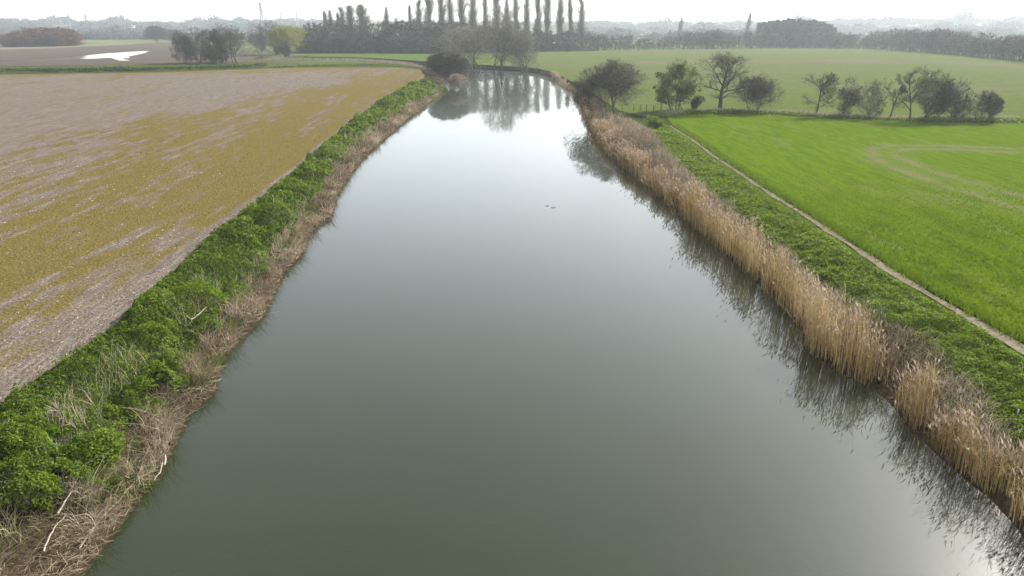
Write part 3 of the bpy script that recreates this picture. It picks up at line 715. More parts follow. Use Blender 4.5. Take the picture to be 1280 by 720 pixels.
# ------------------------------------------------------------------ trees
def branches(rng, P0, D, L, R0, K, curl, up, taper=.25):
    N = len(P0); pts = np.empty((N, K, 3)); pts[:, 0] = P0; d = unit(D); up = np.broadcast_to(np.asarray(up, float), (N,))
    for k in range(1, K):
        d = unit(d + rng.normal(0, curl, (N, 3)) + np.array([0, 0, 1.]) * up[:, None]); pts[:, k] = pts[:, k - 1] + d * (L / (K - 1))[:, None]
    rad = R0[:, None] * (1 - (1 - taper) * np.linspace(0, 1, K))[None]
    return pts, rad

def offshoots(rng, pts, rad, n, t0, t1, a0, a1, pw=1.0):
    N, K = pts.shape[:2]; i = np.repeat(np.arange(N), n); m = len(i)
    t = (t0 + (t1 - t0) * rng.random(m) ** pw) * (K - 1); k0 = np.minimum(t.astype(int), K - 2); f = (t - k0)[:, None]
    p = pts[i, k0] * (1 - f) + pts[i, k0 + 1] * f; pd = unit(pts[i, k0 + 1] - pts[i, k0]); r = rad[i, k0] * (1 - f[:, 0]) + rad[i, k0 + 1] * f[:, 0]
    q = unit(np.cross(pd, rng.normal(size=(m, 3)))); a = rng.uniform(a0, a1, m)[:, None]
    return p, pd * np.cos(a) + q * np.sin(a), r, i, t / (K - 1)

def twigs(rng, p, d, L, w, acc, tint, curl=.18, up=.05, K=3):
    pts, _ = branches(rng, p, d, L, np.ones(len(p)), K, curl, up)
    side = unit(np.cross(d, rng.normal(size=(len(p), 3)))); wid = w[:, None] * np.linspace(1, .35, K)[None]
    strips(pts, wid, side, tint, acc); return pts

def bare_tree(seed, H, W, stems=1, tup=None, tw=.03, n1=8, n2=7, n3=9, n4=6, spread=.9, trunk=.24, low=.22, lean=(0, 0), rnd=.5, up=.06, rt=None, kind='dome', leaf=None):
    """tapered trunk with limbs, and a crown of boughs and twigs; H high and W wide. Returns (wood, crown, tips)"""
    rng = np.random.default_rng(seed); wood, crown = Acc(), Acc()
    r0 = rt or H * .020
    cb = low * .75 if stems == 1 else 0.
    cz, az, ax = (1 + cb) / 2 * H, (1 - cb) / 2 * H, W / 2
    if stems > 1: cz, az = H * .42, H * .58
    ctr = np.array([lean[0] * H * .45, lean[1] * H * .45, cz]); ax3 = np.array([ax, ax, az])
    def reach(p, d):
        """how far a bough can grow before it leaves the crown's outline, which is uneven"""
        o = (p - ctr) / ax3; e = d / ax3; A = (e * e).sum(1); B = (o * e).sum(1); Cc = (o * o).sum(1) - 1
        q = B * B - A * Cc; L = np.where(q > 0, (-B + np.sqrt(np.maximum(q, 0))) / A, 0)
        g = unit(o + e * L[:, None]); lump = .62 + .72 * fbm(g[:, 0] * 2.6 + seed, g[:, 1] * 2.6 + g[:, 2] * 2.3, seed, 3)
        return np.clip(L, .06 * H, .8 * H) * lump
    P0 = np.c_[rng.normal(0, .06 * W * (stems > 1), (stems, 2)), np.full(stems, -.1)]
    D = np.c_[rng.normal(0, .04 if stems == 1 else .40, (stems, 2)) + np.array(lean), np.ones(stems)]
    tl = reach(P0, unit(D)) * .92 if stems > 1 else np.array([H * .86])
    tp, tr = branches(rng, P0, D, tl, np.full(stems, r0) / math.sqrt(stems) * 1.1, 8, .06, .03, .12)
    tubes(tp, tr, 7, np.full(stems, .4), wood)
    p, d, r, i, t = offshoots(rng, tp, tr, n1, low, .98, .5 * spread, 1.25 * spread, .85)
    L = reach(p, d) * rng.uniform(.6, .98, len(p))
    lp, lr = branches(rng, p, d, L, np.minimum(r * .62, r0 * .45), 6, .13, up, .2); tubes(lp, lr, 5, np.full(len(p), .4), wood)
    p, d, r, i, t = offshoots(rng, lp, lr, n2, .12, 1, .4, 1.1); L2 = np.minimum(L[i] * rng.uniform(.35, .62, len(p)), reach(p, d) * .9)
    bp, br = branches(rng, p, d, L2, np.minimum(r * .6, .012 * H), 5, .2, up, .3); tubes(bp, br, 3, rng.uniform(.2, .7, len(p)), crown)
    p, d, r, i, t = offshoots(rng, bp, br, n3, .1, 1, .35, 1.1); L3 = np.minimum(L2[i] * rng.uniform(.4, .8, len(p)), reach(p, d))
    tup = up if tup is None else tup
    t3 = twigs(rng, p, d, L3, np.full(len(p), tw * 1.25), crown, rng.uniform(.2, .9, len(p)), .2, tup, 4)
    p, d, r, i, t = offshoots(rng, t3, np.ones(t3.shape[:2]), n4, .15, 1, .3, .9); L4 = np.minimum(L3[i] * rng.uniform(.35, .8, len(p)), reach(p, d))
    t4 = twigs(rng, p, d, L4, np.full(len(p), tw), crown, rng.uniform(.25, 1., len(p)), .2, tup)
    return wood, crown, t4, rng

def fit(accs, H, W, tips=None):
    """scale a tree to its height and width"""
    V = np.vstack([v for a in accs for v in a.V]); top = np.percentile(V[:, 2], 99.7); w = np.percentile(np.abs(V[:, 0] - np.median(V[:, 0])), 98) * 2
    sx, sz_ = W / w, H / top
    for a in accs: a.V = [v * np.array([sx, sx, sz_]) for v in a.V]
    return np.array([sx, sx, sz_])

def tree_meshes(seed, H, W, mat='twig', foliage=None, nleaf=0, lsize=.2, **kw):
    wood, crown, tips, rng = bare_tree(seed, H, W, **kw); accs = [wood, crown]
    s = fit(accs, H, W); out = [('trunk', wood.mesh('trunk', M['bark'], True)), ('crown', crown.mesh('crown', M[mat]))]
    if foliage:
        f = Acc(); tp = (tips * s).reshape(-1, 3); q = tp[rng.integers(0, len(tp), nleaf)] + rng.normal(0, lsize * .6, (nleaf, 3)); q = q[q[:, 2] > .05]
        leaves(rng, q, lsize * rng.uniform(.6, 1.4, len(q)), f, rng.uniform(0, 1, len(q)), .3)
        out.append(('foliage', f.mesh('foliage', M[foliage])))
    return out

def place(name, label, cat, px, by, meshes, group=None, z=None, rz=0, scale=(1, 1, 1), zb=ZF):
    q = P(px, by, zb); o = thing(name, label, cat, (q[0], q[1], zb - .02 if z is None else z), group); o.rotation_euler = (0, 0, rz); o.scale = scale
    for n, me in meshes: link(n, me, o)
    return o

def size_of(px, by, ty, wpx, zb=ZF):
    q = P(px, by, zb); return z_at(ty, q[1]) - zb, wpx * m_per_px(q[1], zb)

def tree(name, label, cat, px, by, ty, wpx, seed, group=None, zb=ZF, **kw):
    H, W = size_of(px, by, ty, wpx, zb); return place(name, label, cat, px, by, tree_meshes(seed, H, W, **kw), group, zb=zb)

# hawthorn and scrub at the bend of the right bank
tree('hawthorn_tree', 'large dark twiggy hawthorn on the right bank beside the reeds', 'tree', 764, 142, 75, 75, 1, tw=.026, stems=4, n1=11, n2=8, n3=8, n4=5, spread=1.15, low=.12, up=.04)
tree('willow_scrub', 'reddish bare scrub leaning over the water left of the dark hawthorn', 'scrub', 741, 146, 98, 44, 2, zb=.7, mat='twig_mauve', tw=.022, stems=4, n1=8, n2=6, n3=7, n4=5, lean=(-.55, -.1), low=.15)
tree('green_tree', 'tree in yellowish green new leaf with ivy on its stem', 'tree', 846, 139, 76, 50, 3, mat='twig_olive', foliage='newleaf', nleaf=9000, lsize=.22, tw=.03, stems=4, n1=11, n2=6, n3=6, n4=4, low=.05)
tree('ivy_bush', 'small dark evergreen bush between the green tree and the tall bare tree', 'bush', 872, 139, 120, 17, 4, foliage='ivy', nleaf=2600, lsize=.17, stems=3, n1=8, n2=5, n3=5, n4=4, low=.1)
tree('bare_tree', 'tallest bare tree with a thick dark trunk and wide rounded crown beside the crop', 'tree', 899, 139, 64, 66, 5, tw=.022, n1=15, n2=8, n3=8, n4=5, spread=1.1, low=.22, rt=.30)
tree('bare_bush', 'mauve brown bare bush right of the tallest bare tree', 'bush', 946, 140, 94, 52, 6, mat='twig_mauve', tw=.022, stems=5, n1=10, n2=8, n3=7, n4=5, low=.06, up=.05)
G2 = 'bare trees along the far edge of the crop field'
row = [(1020, 144, 90, 44, 'rounded bare tree standing apart at the left end of the field-edge row', dict(n1=11, n2=8, n3=8, n4=6, spread=1.1, low=.12)),
       (1057, 146, 98, 25, 'slim bare tree next to the rounded one at the left end of the row', dict(n1=9, n2=7, n3=7, n4=5, stems=4, low=.06)),
       (1086, 147, 100, 36, 'low olive tinted bare tree between the slim and the dark upright ones', dict(n1=8, n2=7, n3=7, n4=5, stems=5, low=.05, mat='twig_olive')),
       (1112, 149, 92, 30, 'dark upright bare tree left of the highest tree in the field-edge row', dict(n1=12, n2=8, n3=7, n4=6, low=.06, lsize=.2)),
       (1137, 151, 81, 42, 'highest bare tree of the field-edge row, straight in the stem', dict(n1=12, n2=8, n3=8, n4=6, low=.12)),
       (1151, 151, 88, 44, 'bare tree leaning right out of the base of the highest tree of the row', dict(n1=9, n2=7, n3=7, n4=5, stems=4, lean=(.45, 0), low=.08)),
       (1172, 149, 98, 22, 'narrow bare tree between the leaning tree and the bushy one on its right', dict(n1=8, n2=6, n3=7, n4=5, stems=4, low=.06)),
       (1190, 151, 100, 38, 'spreading bushy bare tree next to last on the right of the row', dict(n1=9, n2=7, n3=7, n4=5, stems=5, low=.05)),
       (1229, 152, 114, 38, 'short bare tree standing alone at the right end of the row', dict(n1=9, n2=7, n3=7, n4=5, stems=6, low=.05))]
for i, (px, by, ty, w, lab, kw) in enumerate(row):
    tree('bare_tree', lab, 'tree', px, by, ty, w, 20 + i, G2, **dict(kw, tw=.024, n4=5))
tree('green_bush', 'small rounded bright green bush at the head of the footpath', 'bush', 815, 160, 146, 20, 31, foliage='leaf_bright', nleaf=2600, lsize=.16, stems=4, n1=6, n2=5, n3=4, n4=3, low=.05)

# willows and bushes at the far bend
G3 = 'bare willows at the far bend of the river'
tree('willow_tree', 'bare willow leaning left, leftmost of the three at the river bend', 'tree', 600, 86.5, 31, 76, 41, G3, zb=.5, mat='twig_olive', tw=.04, stems=6, n1=8, n2=7, n3=7, n4=5, lean=(-.35, 0), low=.08, up=.07, tup=-.12)
tree('willow_tree', 'tallest bare willow with forked dark trunk at the middle of the bend', 'tree', 624, 88.5, 10, 56, 42, G3, zb=.3, mat='twig_olive', tw=.04, stems=5, n1=9, n2=7, n3=7, n4=5, low=.08, up=.09, tup=-.12)
tree('willow_tree', 'pale twiggy willow overhanging the water, rightmost of the three at the bend', 'tree', 657, 90, 34, 42, 43, G3, zb=.3, mat='twig_olive', tw=.04, stems=6, n1=8, n2=7, n3=7, n4=5, low=.05, up=.06, tup=-.15)
tree('dark_bush', 'large dark bare bush at the waterside where the left bank ends', 'bush', 560, 104, 65, 52, 44, zb=.9, tw=.045, stems=7, n1=10, n2=7, n3=8, n4=6, low=.05, up=.08)
tree('grey_bush', 'small pale grey bush in front of the large dark waterside bush', 'bush', 574, 110, 92, 24, 45, zb=.4, mat='brush', tw=.035, stems=6, n1=7, n2=5, n3=6, n4=5, low=.05)

# trees left of the far meadow
G4 = 'bare trees beyond the stubble field'
for px, by, ty, w, lab, kw in [
    (231, 79, 39, 28, 'bare multi-stemmed tree at the left end of the clump beyond the stubble field', dict(stems=7)),
    (250, 79, 34, 28, 'grey bare tree second from the left in the clump beyond the stubble field', dict(stems=6)),
    (268, 78, 36, 28, 'brownish bare tree behind the low dark bush beyond the stubble field', dict(stems=6, mat='twig_mauve')),
    (283, 78, 31, 28, 'tall grey bare tree just right of the low dark bush', dict(stems=5)),
    (296, 79, 32, 36, 'pale-trunked bare tree at the right end of the clump beyond the field', dict(stems=3)),
    (323, 70, 28, 30, 'hazy bare tree between the clump and the yellow willow', dict(stems=5)),
    (341, 68, 26, 42, 'broad hazy bare tree standing behind the yellow willow', dict(stems=6))]:
    kw = dict(dict(mat='twig', tw=.05, n1=8, n2=6, n3=6, n4=5, low=.07), **kw)
    tree('bare_tree', lab, 'tree', px, by, ty, w, int(px), G4, **kw)
tree('dark_bush', 'low round dark bush in front of the bare clump beyond the stubble field', 'bush', 270, 80, 58, 30, 61, mat='twig_far', foliage='ivy', nleaf=2500, lsize=.35, stems=6, n1=9, n2=6, n3=6, n4=5, tw=.06, low=.05)
tree('yellow_willow', 'round yellow-green willow in spring catkin near the far meadow', 'tree', 360, 68, 32, 44, 62, mat='yellow', foliage='yellow', nleaf=6000, lsize=.40, stems=5, n1=8, n2=6, n3=6, n4=4, tw=.06, low=.08)
tree('dark_bush', 'dark bush at the foot of the yellow willow', 'bush', 353, 71, 52, 22, 63, mat='twig_far', foliage='ivy', nleaf=2200, lsize=.4, stems=5, n1=8, n2=6, n3=5, n4=4, tw=.06, low=.05)
tree('rounded_bush', 'brown dome-shaped bush on the far edge of the ploughed field', 'bush', 198, 53, 32, 27, 64, mat='twig_mauve', stems=7, n1=9, n2=7, n3=7, n4=5, tw=.10, low=.04)
tree('rounded_bush', 'low brown bush adjoining the dome-shaped one on its right', 'bush', 217, 52, 37, 20, 65, mat='twig_mauve', stems=6, n1=8, n2=6, n3=7, n4=5, tw=.10, low=.04)

# poplars --------------------------------------------------------------
def poplar_meshes(seed, H=33., W=4.6):
    rng = np.random.default_rng(seed); wood, crown = Acc(), Acc()
    tp, tr = branches(rng, np.array([[0, 0, -.2]]), np.array([[0, 0, 1.]]), np.array([H * .97]), np.array([.46]), 9, .012, 0, .08); tubes(tp, tr, 7, np.full(1, .4), wood)
    n = 210; p, d, r, i, t = offshoots(rng, tp, tr, n, .05, .985, .22, .50)
    prof = np.interp(t, [0, .12, .35, .7, .93, 1], [.55, .95, 1., .92, .50, .12])
    L = H * .19 * prof * rng.uniform(.6, 1.25, n)
    lp, lr = branches(rng, p, d, L, np.minimum(r * .5, .09), 6, .07, .20, .2); tubes(lp, lr, 4, np.full(n, .4), crown)
    p, d, r, i, t = offshoots(rng, lp, lr, 12, .1, 1, .2, .7); L2 = L[i] * rng.uniform(.2, .5, len(p))
    b = twigs(rng, p, d, L2, np.full(len(p), .050), crown, rng.uniform(.1, .9, len(p)), .12, .22)
    p, d, r, i, t = offshoots(rng, b, np.ones(b.shape[:2]), 3, .1, 1, .2, .7)
    twigs(rng, p, d, L2[i] * rng.uniform(.4, .8, len(p)), np.full(len(p), .038), crown, rng.uniform(.2, 1, len(p)), .12, .2)
    fit([wood, crown], H, W)
    return [('trunk', wood.mesh('trunk', M['bark'])), ('crown', crown.mesh('crown', M['twig_pop']))]
pop = [poplar_meshes(200 + i) for i in range(5)]
G5 = 'tall bare poplars in a line behind the meadow'
POP = [(409, 13, 5, 'short faint poplar at the left end of the left-hand poplar group'), (417, 12, 6, 'faint slim poplar second from left in the left-hand group'),
       (424.5, 15, 5, 'shortest slim poplar third from left in the left-hand group'), (431.5, 8, 8, 'medium poplar left of the two broad ones in the left-hand group'),
       (441.5, 6, 10, 'broad poplar next to the widest one in the left-hand group'), (455, 5, 14, 'widest blunt-topped poplar at the right end of the left-hand group'),
       (484, 8, 6, 'lone thin poplar in the gap between the two poplar groups'),
       (515, 5, 5, 'thin spindly poplar at the left end of the main row'), (524, -1, 8, 'second poplar from the left end of the main row, pointed tip in view'),
       (537.5, -10, 11, 'broad poplar third from the left end of the main row'), (553, -14, 9, 'poplar above the dark waterside bush, fourth from left in the main row'),
       (565.5, -12, 8, 'slender poplar just right of the one above the dark waterside bush'), (579, -16, 11, 'left one of the touching pair of broad poplars in mid row'),
       (592.5, -15, 11, 'right one of the touching pair of broad poplars in mid row'), (607.5, -12, 6, 'very thin poplar above the leftmost willow'),
       (620.5, -13, 9, 'poplar rising straight above the tallest willow'), (633.5, -8, 6, 'thin poplar just right of the tallest willow'),
       (645, -12, 8, 'poplar above the gap between the two right-hand willows'), (659, -14, 8, 'poplar above the rightmost willow of the bend'),
       (672, -15, 8, 'fifth poplar from the right end of the main row'), (684, -12, 9, 'fourth poplar from the right end, close to its left neighbour'),
       (699, -10, 9, 'third poplar from the right end of the main row'), (713, -8, 7, 'slim second poplar from the right end of the main row'),
       (727, -4, 9, 'last poplar at the right end of the main row')]
rr = random.Random(3)
for i, (px, ty, w, lab) in enumerate(POP):
    by = 62.5; H, W = size_of(px, by, ty, w)
    place('poplar_tree', lab, 'tree', px, by, pop[i % 5], G5, rz=rr.uniform(0, 6.28), scale=(1.5 * W / 4.6, 1.5 * W / 4.6, H / 33.))
for px, ty, w, lab in [(848, 21, 7, 'single hazy poplar sticking up behind the wood left of the pine clump'), (932, 15, 8, 'tall hazy flat-topped poplar close to the left of the pine clump')]:
    H, W = size_of(px, 54, ty, w); place('poplar_tree', lab, 'tree', px, 54, pop[2], None, rz=1, scale=(W / 4.6, W / 4.6, H / 33.))

# woods that read as one mass -------------------------------------------
def small_tree(seed, kind):
    rng = np.random.default_rng(seed); a = Acc()
    if kind == 'pine':
        tp, tr = branches(rng, np.array([[0, 0, 0]]), np.array([[0, 0, 1.]]), np.array([.95]), np.array([.02]), 6, .02, 0, .2); tubes(tp, tr, 4, np.full(1, .1), a)
        n = 420; z = rng.uniform(.12, 1, n); r = .24 * np.clip(1.08 - z, .1, 1) ** .7 * rng.random(n) ** .5; b = rng.uniform(0, 6.28, n)
        leaves(rng, np.c_[r * np.cos(b), r * np.sin(b), z], rng.uniform(.06, .13, n), a, rng.uniform(0, 1, n), .3); return a
    if kind == 'far':
        n = 110; u = unit(rng.normal(size=(n, 3))); q = u * (rng.random(n) ** .33)[:, None] * np.array([.5, .5, .55]) + np.array([0, 0, .45])
        leaves(rng, q, rng.uniform(.16, .32, n), a, rng.uniform(.3, .6, n), .1); return a
    st = 1 if kind == 'tree' else 4
    wood, crown, tips, _ = bare_tree(seed, 1., .75 if kind == 'tree' else 1.0, stems=st, tw=.020, n1=8 if st == 1 else 4, n2=5 if st == 1 else 4, n3=4, n4=2, low=.2 if st == 1 else .05, up=.07)
    fit([wood, crown], 1., .75 if kind == 'tree' else 1.1); wood.V += crown.V
    o = sum(len(v) for v in wood.V) - sum(len(v) for v in crown.V); wood.Q += [q + o for q in crown.Q]; wood.A += crown.A; wood.n += crown.n
    return wood
protoT = [small_tree(300 + i, 'tree') for i in range(4)]; protoS = [small_tree(320 + i, 'shrub') for i in range(3)]; protoF = [small_tree(360 + i, 'far') for i in range(4)]; protoP = [small_tree(340 + i, 'pine') for i in range(3)]

def wood_mass(name, label, spots, protos, mat, seed, cat='wood'):
    rng = np.random.default_rng(seed); acc = Acc()
    for (x, y, z, h, w) in spots:
        a = protos[rng.integers(len(protos))]; V = np.vstack(a.V); b = rng.uniform(0, 6.28); c, s = math.cos(b), math.sin(b)
        V2 = np.c_[(V[:, 0] * c - V[:, 1] * s) * w + x, (V[:, 0] * s + V[:, 1] * c) * w + y, V[:, 2] * h + z]
        acc.add(V2, np.vstack(a.Q) if a.Q else None, np.vstack(a.T) if a.T else None, np.clip(np.concatenate(a.A) + rng.normal(0, .2), 0, 1))
    return stuff(name, acc.mesh(name, M[mat]), label, cat)

def belt(rng, line, tops, step_px, depth, wr=(.6, 1.0), zb=ZF, vary=3.):
    """spots along a base line given in the photo; tops are (x, y) of the skyline"""
    line = np.array(line, float); tops = np.array(tops, float); out = []
    px = line[0, 0]
    while px < line[-1, 0]:
        by = np.interp(px, line[:, 0], line[:, 1]); ty = np.interp(px, tops[:, 0], tops[:, 1]) + rng.normal(0, vary * .5) + abs(rng.normal(0, vary * .5))
        q = P(px, by, zb); dd = rng.uniform(0, depth); q2 = q * (1 + dd / np.linalg.norm(q))
        h = max(z_at(ty, q2[1]) - zb, 2.5); out.append((q2[0], q2[1], zb, h, h * rng.uniform(*wr)))
        px += step_px * rng.uniform(.5, 1.5)
    return out
rng = np.random.default_rng(77)
tops1 = [(370, 34), (385, 29), (400, 28), (420, 28), (440, 30), (465, 32), (478, 28), (495, 25), (510, 23), (530, 26), (560, 28), (600, 30), (650, 34), (700, 38), (745, 41), (760, 43)]
s1 = belt(rng, [(376, 66), (560, 66.3), (760, 63.6)], tops1, 4.2, 45, (.5, .8)) + belt(rng, [(376, 66), (560, 66.3), (760, 63.6)], [(x, y + 5) for x, y in tops1], 4.2, 25, (.6, .9))
wood_mass('woodland', 'grey bare wood in one mass along the foot of the poplar rows', s1, protoT, 'twig_far', 1)
low1 = [(x, max(y + 16, 46)) for x, y in tops1]
wood_mass('thicket', 'dark thicket along the front of the wood below the poplars', belt(rng, [(376, 66.5), (560, 66.8), (745, 63.9)], low1, 2.6, 6, (.7, 1.1)) + belt(rng, [(376, 66.5), (560, 66.8), (745, 63.9)], low1, 2.6, 6, (.7, 1.1)), protoS, 'twig_far', 2)
tops2 = [(735, 42), (780, 45), (800, 47), (830, 44), (860, 40), (895, 36), (910, 41), (940, 38), (960, 40), (1060, 40)]
s2 = belt(rng, [(742, 63.4), (840, 61.9), (960, 60.3), (1050, 60.6)], tops2, 4., 30, (.6, 1.)) + belt(rng, [(742, 63.4), (840, 61.9), (960, 60.3), (1050, 60.6)], [(x, y + 8) for x, y in tops2], 3.2, 10, (.8, 1.2))
wood_mass('woodland', 'hazy grey wood beyond the pasture between the poplar row and the pine clump', s2, protoT + protoS, 'twig_far', 3)
tops3 = [(935, 33), (950, 27), (970, 24.5), (990, 23.5), (1010, 25), (1030, 27), (1040, 32), (1046, 36)]
s3 = belt(rng, [(946, 57), (1042, 57)], tops3, 3., 40, (1., 1.3), vary=2) + belt(rng, [(944, 58.5), (1040, 58.5)], [(x, y + 9) for x, y in tops3], 2.5, 15, (1.1, 1.4), vary=2)
wood_mass('pine_wood', 'dense dark domed clump of pines standing above the far wood', s3, protoP, 'needles', 4)
tops4 = [(1030, 38), (1070, 41), (1080, 44), (1095, 38), (1120, 36), (1165, 36), (1200, 40), (1240, 43), (1280, 44), (1420, 52)]
bl4 = [(1040, 60.6), (1090, 61), (1180, 67), (1280, 76.5), (1420, 88)]
s4 = belt(rng, bl4, tops4, 4.2, 30, (.7, 1.1)) + belt(rng, bl4, [(x, y + 5) for x, y in tops4], 4.2, 10, (.7, 1.1)) + belt(rng, bl4, [(x, y + 14) for x, y in tops4], 3.2, 6, (.8, 1.3))
wood_mass('woodland', 'blue grey wood closing the pasture on the right', s4, protoT + protoS, 'twig_far', 5)
topsR = [(3, 48), (8, 44), (20, 40), (35, 36), (55, 34.5), (80, 34.5), (92, 36), (97, 42), (100, 48)]
sR = belt(rng, [(4, 58.5), (97, 57)], topsR, 1.6, 16, (.8, 1.2), vary=1.5) + belt(rng, [(4, 59), (97, 57.4)], [(x, y + 5) for x, y in topsR], 1.6, 4, (.8, 1.2), vary=1.5)
wood_mass('red_scrub', 'long low thicket of reddish scrub beyond the ploughed field', sR, protoS, 'twig_red', 6, 'scrub')
# hedges of the hazy country behind
def far_spots(rng, rows):
    out = []
    for (x0, x1, by, h, st) in rows:
        px = x0
        while px < x1:
            q = P(px, by + rng.normal(0, .15), ZF); hz = float(hills(q[:1], q[1:])[0]); hh = h * rng.uniform(.5, 1.3) * (0.35 + .9 * vn(np.array([px / 25]), np.array([by]), 7)[0])
            out.append((q[0], q[1], ZF + hz - .3, hh, hh * rng.uniform(.9, 1.6))); px += st * rng.uniform(.5, 1.5)
    return out
wood_mass('far_hedgerows', 'faint lines of hedges and woods in the hazy country on the horizon', far_spots(rng, [
    (-200, 420, 49.5, 7, 2.5), (-200, 420, 47, 9, 2.2), (-200, 420, 45, 10, 1.8), (-200, 420, 43.2, 14, 1.6), (-250, 420, 41.6, 17, 1.5),
    (700, 1000, 50, 9, 2.2), (720, 1420, 47, 11, 1.9), (720, 1420, 44.5, 15, 1.6), (720, 1420, 42.3, 20, 1.5)]), protoF, 'twig_far', 8, 'hedges')

# hedge bottom and strip at the end of the stubble field
rng = np.random.default_rng(88)
acc = Acc()
HB = resample(HEDGE, .5); HB = HB[HB[:, 0] < 105]; i = rng.integers(0, len(HB), 9000); p = HB[i] + np.c_[rng.normal(0, .4, len(i)), rng.normal(1.6, .9, len(i))]
hh = rng.uniform(.2, .8, len(i)) * (.3 + 1.2 * fbm(p[:, 0] * .2, p[:, 1] * .2, 5, 3))
blades(rng, np.c_[p, np.full(len(i), ZF) + hh * rng.random(len(i)) * .5], hh, np.full(len(i), .07), rng.uniform(.2, 1.4, len(i)), acc, rng.uniform(.3, 1, len(i)), 3)
stuff('hedge_bottom', acc.mesh('hedge_bottom', M['brush']), 'pale dead grass and bramble under the bare trees at the edge of the crop', 'undergrowth')
acc = Acc()
i = rng.integers(0, len(HB), 14000); p = HB[i] + np.c_[rng.normal(0, .4, len(i)), rng.normal(.2, .9, len(i))]
leaves(rng, np.c_[p, ZF + rng.uniform(.02, .45, len(i)) * (.3 + 1.2 * fbm(p[:, 0] * .3, p[:, 1] * .3, 6, 2))], rng.uniform(.15, .4, len(i)), acc, rng.uniform(0, .8, len(i)), .4)
TL = resample(BANKLINE, .6)
i = rng.integers(0, len(TL), 30000); p = TL[i] + np.c_[rng.normal(0, .5, len(i)), rng.uniform(-1.2, 7, len(i))]
hh = .15 + 1.5 * np.clip(fbm(p[:, 0] * .15, p[:, 1] * .3, 9, 3) - .3, 0, 1)
leaves(rng, np.c_[p, hgt(p[:, 0], p[:, 1]) + .1 + .6 * hh * rng.random(len(i)) ** .6], rng.uniform(.3, .7, len(i)), acc, rng.uniform(0, .8, len(i)), .4)
stuff('field_margin', acc.mesh('field_margin', M['leaf']), 'low green growth along the far edges of the fields', 'herbs')
acc = Acc()
rf = PL([(690, 93), (678, 89.5), (660, 87.3), (640, 86), (600, 84), (560, 81.5), (520, 78.6), (470, 75.3), (430, 73.4)], .5); rfd = resample(rf, .5); i = rng.integers(0, len(rfd), 9000)
p = rfd[i] + rng.normal(0, .8, (len(i), 2)); blades(rng, np.c_[p, np.full(len(i), .2)], rng.uniform(.5, 1.7, len(i)), np.full(len(i), .10), rng.uniform(.1, .7, len(i)), acc, rng.uniform(.2, .8, len(i)), 3)
nb = resample(PL([(552, 98), (542, 90.5), (520, 84), (470, 79.2), (430, 76.8), (380, 76.5), (320, 78)], .8), .5); i = rng.integers(0, len(nb), 9000)
p = nb[i] + rng.normal(0, 1.2, (len(i), 2)); kp = sdr(p[:, 0], p[:, 1]) > 0; p = p[kp]
blades(rng, np.c_[p, hgt(p[:, 0], p[:, 1])], rng.uniform(.4, 1.3, len(p)), np.full(len(p), .11), rng.uniform(.1, .9, len(p)), acc, rng.uniform(.2, .8, len(p)), 3)
stuff('far_reeds', acc.mesh('far_reeds', M['brush']), 'grey brown reeds fringing the far bend of the river', 'reeds')

# ------------------------------------------------------------------ bushes, sticks and small things near the camera
def leafy(label, px, py, zb, H, W, seed, mat, n, ls):
    wood, crown, tips, rng = bare_tree(seed, H, W, stems=5, tw=.010, n1=5, n2=4, n3=3, n4=1, low=.1); s = fit([wood, crown], H, W)
    wood.V += crown.V; o = sum(len(v) for v in wood.V) - sum(len(v) for v in crown.V); wood.Q += [q + o for q in crown.Q]; wood.A += crown.A; wood.n += crown.n
    n = int(n * 1.6); f = Acc(); u = unit(rng.normal(size=(n, 3))); lump = .72 + .5 * vn(u[:, 0] * 2.2 + seed, u[:, 1] * 2.2 + u[:, 2] * 1.7, seed)
    q = u * (rng.random(n) ** .28)[:, None] * lump[:, None] * np.array([W / 2, W / 2, H * .55]) + np.array([0, 0, H * .45]); q = q[q[:, 2] > 0]
    leaves(rng, q, ls * rng.uniform(.6, 1.4, len(q)), f, np.clip(rng.normal(.55, .2, len(q)), 0, 1), .35, unit(q - np.array([0, 0, H * .3])) * .5)
    c = P(px, py, zb); o = thing('leafy_bush', label, 'bush', (c[0], c[1], float(hgt(c[:1], c[1:])[0])), 'leafy bushes on the left bank')
    link('stems', wood.mesh('stems', M['bark']), o); link('foliage', f.mesh('foliage', M[mat]), o)
leafy('bright yellow-green bush at the lower left beside the dry litter', 50, 625, 1.0, 1.25, 1.5, 501, 'leaf_bright', 2600, .10)
leafy('large mid-green bush on the bank above the bleached driftwood sticks', 118, 575, .9, 1.35, 2.0, 502, 'leaf', 4200, .10)
leafy('dark green bush at the left edge near the pale dead stalks', 18, 570, 1.3, 1.2, 1.8, 503, 'leaf', 3600, .10)
leafy('green bush standing over the straw at the waterline bulge', 212, 462, .9, 1.1, 1.3, 504, 'leaf', 2200, .10)
leafy('small dark green bush among grey stalks halfway along the left bank', 262, 408, .9, .9, 1.1, 505, 'leaf', 1500, .10)

